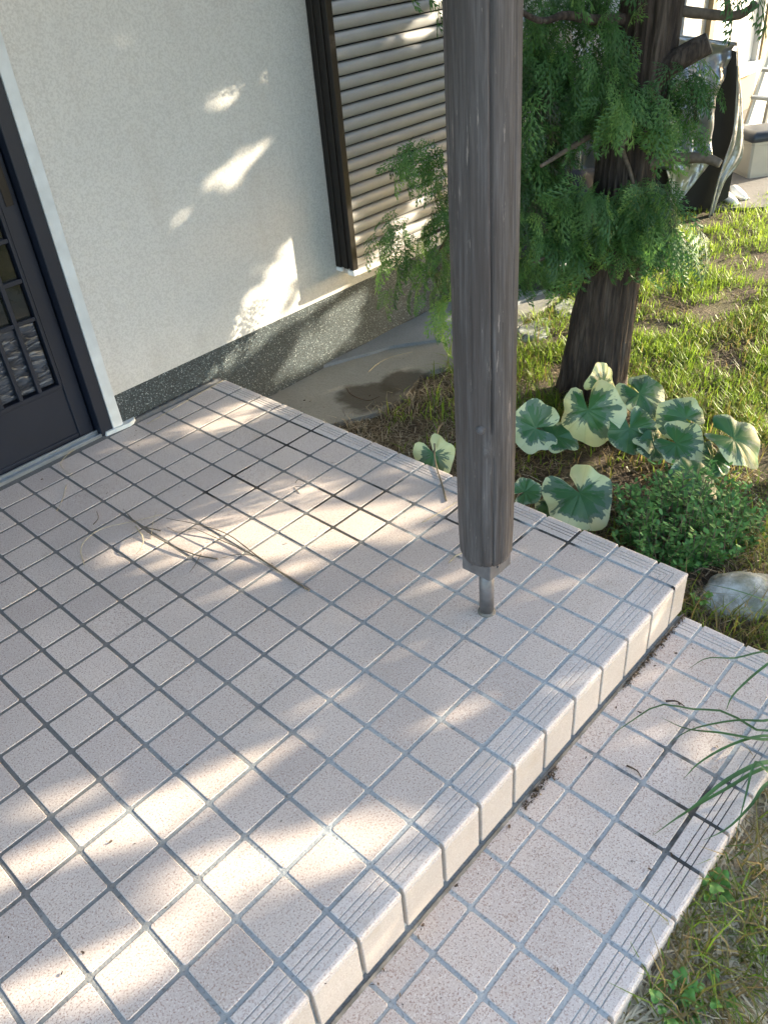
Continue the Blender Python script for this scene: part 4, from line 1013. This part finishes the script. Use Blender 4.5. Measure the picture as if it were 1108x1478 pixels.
strand('dry_twig', [(432, 712), (425, 703), (441, 702)], .0008, .0006, M_TWIGDRY, 'tiny kinked twig at the edge of the sunlit patch', 'twig')
strand('straw_stalk', [(668, 930), (655, 942), (640, 960)], .0004, .0003, M_DEADLEAF, 'hair-thin dark stalk on the tiles in front of the post', 'straw')
# small scraps of dead leaf
r3 = np.random.default_rng(11)
def scrap_geo(seed, s):
    r = np.random.default_rng(seed); v = []; m = 7
    for i in range(m):
        th = 2*math.pi*i/m; q = s*r.uniform(0.45, 1.0); v.append((q*math.cos(th)*1.5, q*math.sin(th)*0.7, s*0.35*math.sin(th*1.0+seed)+s*0.4))
    v += [(x*0.95, y*0.95, z-0.0006) for x, y, z in v]
    f = [tuple(range(m)), tuple(reversed(range(m, 2*m)))]+[(i, (i+1) % m, (i+1) % m+m, i+m) for i in range(m)]
    return v, f
SCR = [meshdata('leaf_scrap', *scrap_geo(k, 0.0045), M_DEADLEAF) for k in range(6)]
named = [(266, 716, 1.9), (259, 703, 1.2), (195, 629, 1.4), (61, 692, 1.2), (158, 1163, 0.5), (160, 1215, 1.3), (195, 1218, 0.9), (270, 1104, 1.0), (120, 1375, 1.3), (90, 1405, 1.3), (48, 917, 0.8), (265, 875, 0.5), (155, 712, 1.2), (575, 690, 1.0), (560, 683, 0.8), (240, 1310, 1.0), (406, 1185, 0.8), (660, 1020, 0.6), (470, 1420, 0.8), (55, 640, 0.9)]
for (u, v_, s) in named:
    s *= 0.62; p = onz(u, v_, 0.001); o = inst('leaf_scrap', SCR[r3.integers(6)], p, (0, 0, r3.random()*6.28), None, (s, s, s))
    tag(o, 'small dark scrap of dead leaf on the upper porch tiles', 'leaf scrap', 'dead leaf scraps on the upper tiles')
for k in range(46):
    x = r3.uniform(-1.1, 0.05); y = r3.uniform(YE+0.01, YF-0.01) if k % 2 else YF-0.012-abs(r3.normal(0, 0.012)); s = r3.uniform(0.35, 1.1)
    o = inst('leaf_scrap', SCR[r3.integers(6)], (x, y, -H+0.0006), (r3.normal(0, 0.2), r3.normal(0, 0.2), r3.random()*6.28), None, (s, s*r3.uniform(0.5, 1), s))
    tag(o, 'small brown scrap of dead leaf on the lower step tiles', 'leaf scrap', 'dead leaf scraps on the lower step')
for k in range(34):
    x = r3.uniform(-1.5, 0.05); y = r3.uniform(0.0, 1.7); s = r3.uniform(0.2, 0.6)
    o = inst('leaf_scrap', SCR[r3.integers(6)], (x, y, 0.0006), (0, 0, r3.random()*6.28), None, (s, s*r3.uniform(0.4, 1), s))
    tag(o, 'small dark scrap of dead leaf on the upper porch tiles', 'leaf scrap', 'dead leaf scraps on the upper tiles')
for k in range(14):
    x = r3.uniform(0.12, 0.95); y = r3.uniform(1.42, 1.70); s = r3.uniform(0.4, 1.3)
    if y > 1.70-0.6*max(0, x-0.7): continue
    o = inst('leaf_scrap', SCR[r3.integers(6)], (x, y, -0.1715), (0, 0, r3.random()*6.28), None, (s, s*r3.uniform(0.4, 1), s))
    tag(o, 'small dark scrap of dead leaf on the concrete apron by the plinth', 'leaf scrap', 'dead leaf scraps on the concrete apron')
strand('dry_twig', [(500, 560, -.17), (508, 570, -.165), (530, 578, -.168), (548, 572, -.16)], .0022, .0010, M_DEADLEAF, 'dark dry twig lying in the damp stain on the concrete apron', 'twig')
# soil crumbs in the angle of the step
V = []; A = []
for k in range(2400):
    x = r3.uniform(-1.5, XR); y = YF-0.009-abs(r3.normal(0, 0.004))*(1+2*max(0, nz(x*6, 2.2))); s = r3.uniform(0.0008, 0.003); z = -H+0.001+r3.uniform(0, 0.006)
    if nz(x*5, 7.7) < -0.1: continue
    c = np.array([x, y, z]); d = r3.normal(0, 1, (4, 3))*s; V.append(c+d); A.append(r3.uniform(0, 0.45))
tag(attr_mesh('soil_crumbs', np.array(V), 4, np.array(A), M_DRY, None), 'dark soil crumbs in the angle between the porch riser and lower step', 'soil', None, 'stuff')

# ================================================================== BACKGROUND THINGS
CQ = np.array([3.08, 1.40, 0.0])
cov = tag(empty('silver_cover', (3.1, 1.5, -0.18)), 'crumpled silver protective sheet with black lining draped over something behind the tree', 'cover')
LK = np.array(cov.location)
def sheet(name, left, right, mat, off=0.0, amp=0.03, folds=5, nu=40, nv=40, lo=0.0, seed=0.0):
    a = spline([onv(u, v_, CQ, off) for u, v_ in left], nv); c = spline([onv(u, v_, CQ, off+lo) for u, v_ in right], nv); v = []; f = []
    for k in range(nv+1):
        for i in range(nu+1):
            t = i/nu; p = a[k]*(1-t)+c[k]*t; s = k/nv
            d = amp*math.sin(t*folds*6.28+1.5*nz(s*2, seed)+seed)*(0.25+0.75*s)+amp*0.9*nz(t*6+seed, s*4)+amp*0.45*nz(t*15, s*9+seed)
            v.append(p+NV*d-LK)
    for k in range(nv):
        for i in range(nu): f.append((k*(nu+1)+i, (k+1)*(nu+1)+i, (k+1)*(nu+1)+i+1, k*(nu+1)+i+1))
    o = mk(name, v, f, mat, cov, True)
    so_ = o.modifiers.new('thick', 'SOLIDIFY'); so_.thickness = 0.003
    return o
sheet('front_sheet', [(740, 20), (738, 120), (738, 200), (738, 300)], [(1062, 66), (1047, 110), (1034, 160), (1032, 228)], M_SILVER, 0.0, 0.05, 11, 120, 50, 0.0, 1.3)
sheet('hanging_sheet', [(955, 205), (958, 235), (966, 275), (960, 312)], [(1031, 226), (1012, 250), (985, 284), (964, 312)], M_SILVER, 0.03, 0.012, 2, 30, 30, 0.0, 4.0)
sheet('side_sheet', [(1063, 68), (1063, 130), (1055, 200), (1034, 262), (1018, 330)], [(1064, 68), (1071, 150), (1071, 225), (1046, 262), (1026, 318)], M_SILVER, -0.02, 0.012, 2, 16, 44, 0.05, 2.2)
sheet('top_sheet', [(740, 16), (742, 19)], [(1064, 62), (1063, 67)], M_SILVER, 0.0, 0.008, 3, 60, 6, 0.0, 0.4)
# dark lined bulk under the cover
bk = MB()
bl = [onv(u, v_, CQ, 0.10)-LK for u, v_ in ((742, 30), (1062, 74), (1066, 200), (1050, 285), (1018, 326), (950, 330), (742, 420))]
bb_ = [p+NV*0.5 for p in bl]; n_ = len(bl)
for p in bl+bb_: p[2] = max(p[2], -0.005)
bk.add(bl+bb_, [tuple(range(n_)), tuple(reversed(range(n_, 2*n_)))]+[(i, i+n_, (i+1) % n_+n_, (i+1) % n_) for i in range(n_)])
bk.build('black_lining', M_BLACK, cov)
# black sheeting left of the trunk
bsh = tag(empty('black_sheeting', onz(800, 428, -0.19)), 'heap of black plastic sheeting in the shade left of the trunk', 'sheeting')
LBk = np.array(bsh.location); q0 = onz(800, 425, -0.19); v = []; f = []
q0 = q0+NV*0.25
for k in range(25):
    for i in range(41):
        t = i/40*2-1; s = k/24; h = 0.50*s; ww = 0.62*(1-0.2*s)
        p = q0+RV*(t*ww)+NV*(0.22*s*s-0.22*math.sqrt(max(0, 1-t*t))+0.035*math.sin(t*11+s*2)+0.03*nz(t*4, s*4))+np.array([0, 0, h+0.04*nz(t*3, s*2, 5)])
        v.append(p-LBk)
for k in range(24):
    for i in range(40): f.append((k*41+i, k*41+i+1, (k+1)*41+i+1, (k+1)*41+i))
o = mk('sheet', v, f, M_BLACK, bsh, True); sm = o.modifiers.new('thick', 'SOLIDIFY'); sm.thickness = 0.004
q = onv(803, 386, q0-NV*0.27); MB().bbox(-0.05, 0.05, -0.03, 0.03, -0.012, 0.012, 0.005).build('white_scrap', M_WHITE, bsh).location = Vector(q-LBk)
# white shoes
def shoe(u, v_, rz, label):
    p = onz(u, v_, -0.175); n = 26; m = 18; v = []; f = []
    for k in range(n+1):
        t = k/n; x = -0.13+0.26*t
        w = 0.043*math.sin(math.pi*min(1, max(0.02, t*0.96+0.03)))**0.45*(1-0.12*math.cos(2*math.pi*t)); hh = 0.050+0.035*math.exp(-((t-0.18)/0.25)**2)
        hh *= math.sin(math.pi*min(0.985, max(0.03, t)))**0.35
        for i in range(m):
            th = 2*math.pi*i/m; v.append((x, w*math.cos(th), max(0.0, hh*0.5+hh*0.5*math.sin(th)*(1.0))))
    for k in range(n):
        for i in range(m): f.append((k*m+i, k*m+(i+1) % m, (k+1)*m+(i+1) % m, (k+1)*m+i))
    f.append(tuple(reversed(range(m)))); f.append(tuple(n*m+i for i in range(m)))
    o = tag(empty('white_shoe', p), label, 'shoe', 'white shoes under the cover'); o.rotation_euler = (0, 0, rz); o.scale = (0.72, 0.72, 0.72)
    mk('upper', v, f, M_WHITE, o, True)
    MB().bbox(-0.128, 0.128, -0.040, 0.040, 0.0005, 0.014, 0.006).build('sole', M_BIN, o)
shoe(1050, 291, -2.2, 'white shoe standing at the edge of the silver cover, closest to the grass')
shoe(1063, 283, -2.2, 'white shoe standing further along the silver cover, on the concrete')
# bin
bp = onz(1106, 256, -0.176)
bn = tag(empty('storage_bin', bp), 'cream plastic storage bin with a dark rounded lid on the concrete', 'bin'); 
bnr = math.atan2(RV[1], RV[0])+0.12; bn.rotation_euler = (0, 0, bnr); BS = 0.125
b = MB(); vv = []
for (z, s) in ((0.0, 0.90), (0.02, 0.93), (0.19, 0.99), (0.195, 1.02), (0.212, 1.02)):
    for (x, y) in ((-1, -0.8), (-0.9, -0.9), (0.9, -0.9), (1, -0.8), (1, 0.8), (0.9, 0.9), (-0.9, 0.9), (-1, 0.8)): vv.append((x*BS*s, y*BS*s+BS, z))
b.add(vv, [(k*8+i, k*8+(i+1) % 8, k*8+8+(i+1) % 8, k*8+8+i) for k in range(4) for i in range(8)]+[tuple(range(32, 40)), tuple(reversed(range(8)))])
b.build('body', M_BIN, bn)
b = MB(); vv = []
for (z, s) in ((0.2125, 1.06), (0.222, 1.10), (0.245, 1.09), (0.262, 0.98), (0.270, 0.75)):
    for (x, y) in ((-1, -0.8), (-0.9, -0.9), (0.9, -0.9), (1, -0.8), (1, 0.8), (0.9, 0.9), (-0.9, 0.9), (-1, 0.8)): vv.append((x*BS*s, y*BS*s+BS, z))
b.add(vv, [(k*8+i, k*8+(i+1) % 8, k*8+8+(i+1) % 8, k*8+8+i) for k in range(4) for i in range(8)]+[tuple(range(32, 40)), tuple(reversed(range(8)))])
b.build('lid', M_LID, bn, True)
# stepladder
LQ = np.array([4.55, 1.70, 0.0])
ld = tag(empty('stepladder', onv(1090, 215, LQ)), 'aluminium stepladder leaning by the annex behind the storage bin', 'ladder')
LD = np.array(ld.location)
for (a0, a1, o0, o1) in (((1064, 215), (1116, 55), -0.1, 0.05), ((1094, 215), (1122, 90), 0.25, 0.08), ((1155, 232), (1128, 60), -0.15, 0.03)):
    p = onv(*a0, LQ, o0); q = onv(*a1, LQ, o1); d = q-p; t = (-0.176-p[2])/d[2]; p = p+d*t
    MB().tube([p-LD, q-LD], 0.017, 4).build('rail', M_LADDER, ld)
for (a0, a1) in (((1068, 181), (1145, 190)), ((1083, 140), (1140, 146)), ((1098, 100), (1134, 104))):
    MB().tube([onv(*a0, LQ, -0.08)-LD, onv(*a1, LQ, -0.10)-LD], 0.014, 4).build('rung', M_LADDER, ld)

# ================================================================== UNSEEN SHADE TREE TO THE RIGHT (added; crown gaps cut so sun lands in set patches)
GT = np.array([4.0, -1.6, -0.2])
gt = tag(empty('unseen_shade_tree', GT), 'unseen broadleaf tree added on the right, crown cut to shape the porch sun patches', 'tree')
MB().tube(spline([(0, 0, 0), (0.05, 0.02, 0.6), (-0.03, 0.05, 1.2), (0.05, 0.1, 2.0), (0.1, 0.2, 2.9)], 24), [0.10-0.0025*k for k in range(25)], 12).build('trunk', M_BARK, gt, True)
r4 = np.random.default_rng(17)
for k in range(14):
    a_ = r4.random()*6.28; h = r4.uniform(0.9, 2.4); L = r4.uniform(0.8, 1.5)
    MB().tube(spline([(0.03, 0.05, h), (L*0.5*math.cos(a_)*0.7, L*0.5*math.sin(a_), h+0.15), (L*math.cos(a_)*0.7, L*math.sin(a_), h+0.25)], 8), [0.03-0.003*i for i in range(9)], 7).build('branch', M_BARK, gt, True)
# window in (a,b) that the crown has to fill: shadows over porch, wall, step and verge
corn = [onz(-1.9*0+u, v_, 0) for u, v_ in ((0, 1478), (0, 690), (993, 828), (320, 548), (490, 1478), (1108, 1100), (900, 1478))]+[ony(u, v_, WALL) for u, v_ in ((0, 0), (440, 0), (640, 0), (640, 350))]
pa = [ab(p) for p in corn]
a0, a1 = min(p[0] for p in pa)-0.8, max(p[0] for p in pa)+0.7; b0, b1 = -0.27, max(p[1] for p in pa)+0.6
V = []; A = []
cen = float(np.dot(SUN, GT))
for k in range(43000):
    a_, b_ = r4.uniform(a0, a1), (r4.uniform(b0, b1) if k < 30000 else r4.uniform(0.25, b1))
    if lit((a_, b_)): continue
    s_ = cen+r4.uniform(-0.9, 0.9)
    p = ah*a_+av*b_+SUN*s_
    if p[2] < 0.45: continue
    hgt = max(0.0, (p[2]-0.45))
    g = r4.uniform(0.028, 0.065)
    n_ = SUN+r4.normal(0, 0.55, 3); n_ /= np.linalg.norm(n_); d = np.cross(n_, r4.normal(0, 1, 3)); d /= np.linalg.norm(d); s = np.cross(n_, d)
    tips = [p-d*g, p+s*g*0.5-d*g*0.2, p+d*g, p-s*g*0.5-d*g*0.2]
    if any(lit(ab(t)) for t in tips): 
        if r4.random() < 0.93: continue
    V.append(np.array(tips)-GT); A.append(r4.random())
attr_mesh('crown', np.array(V), 4, np.array(A), M_TREE2, gt)
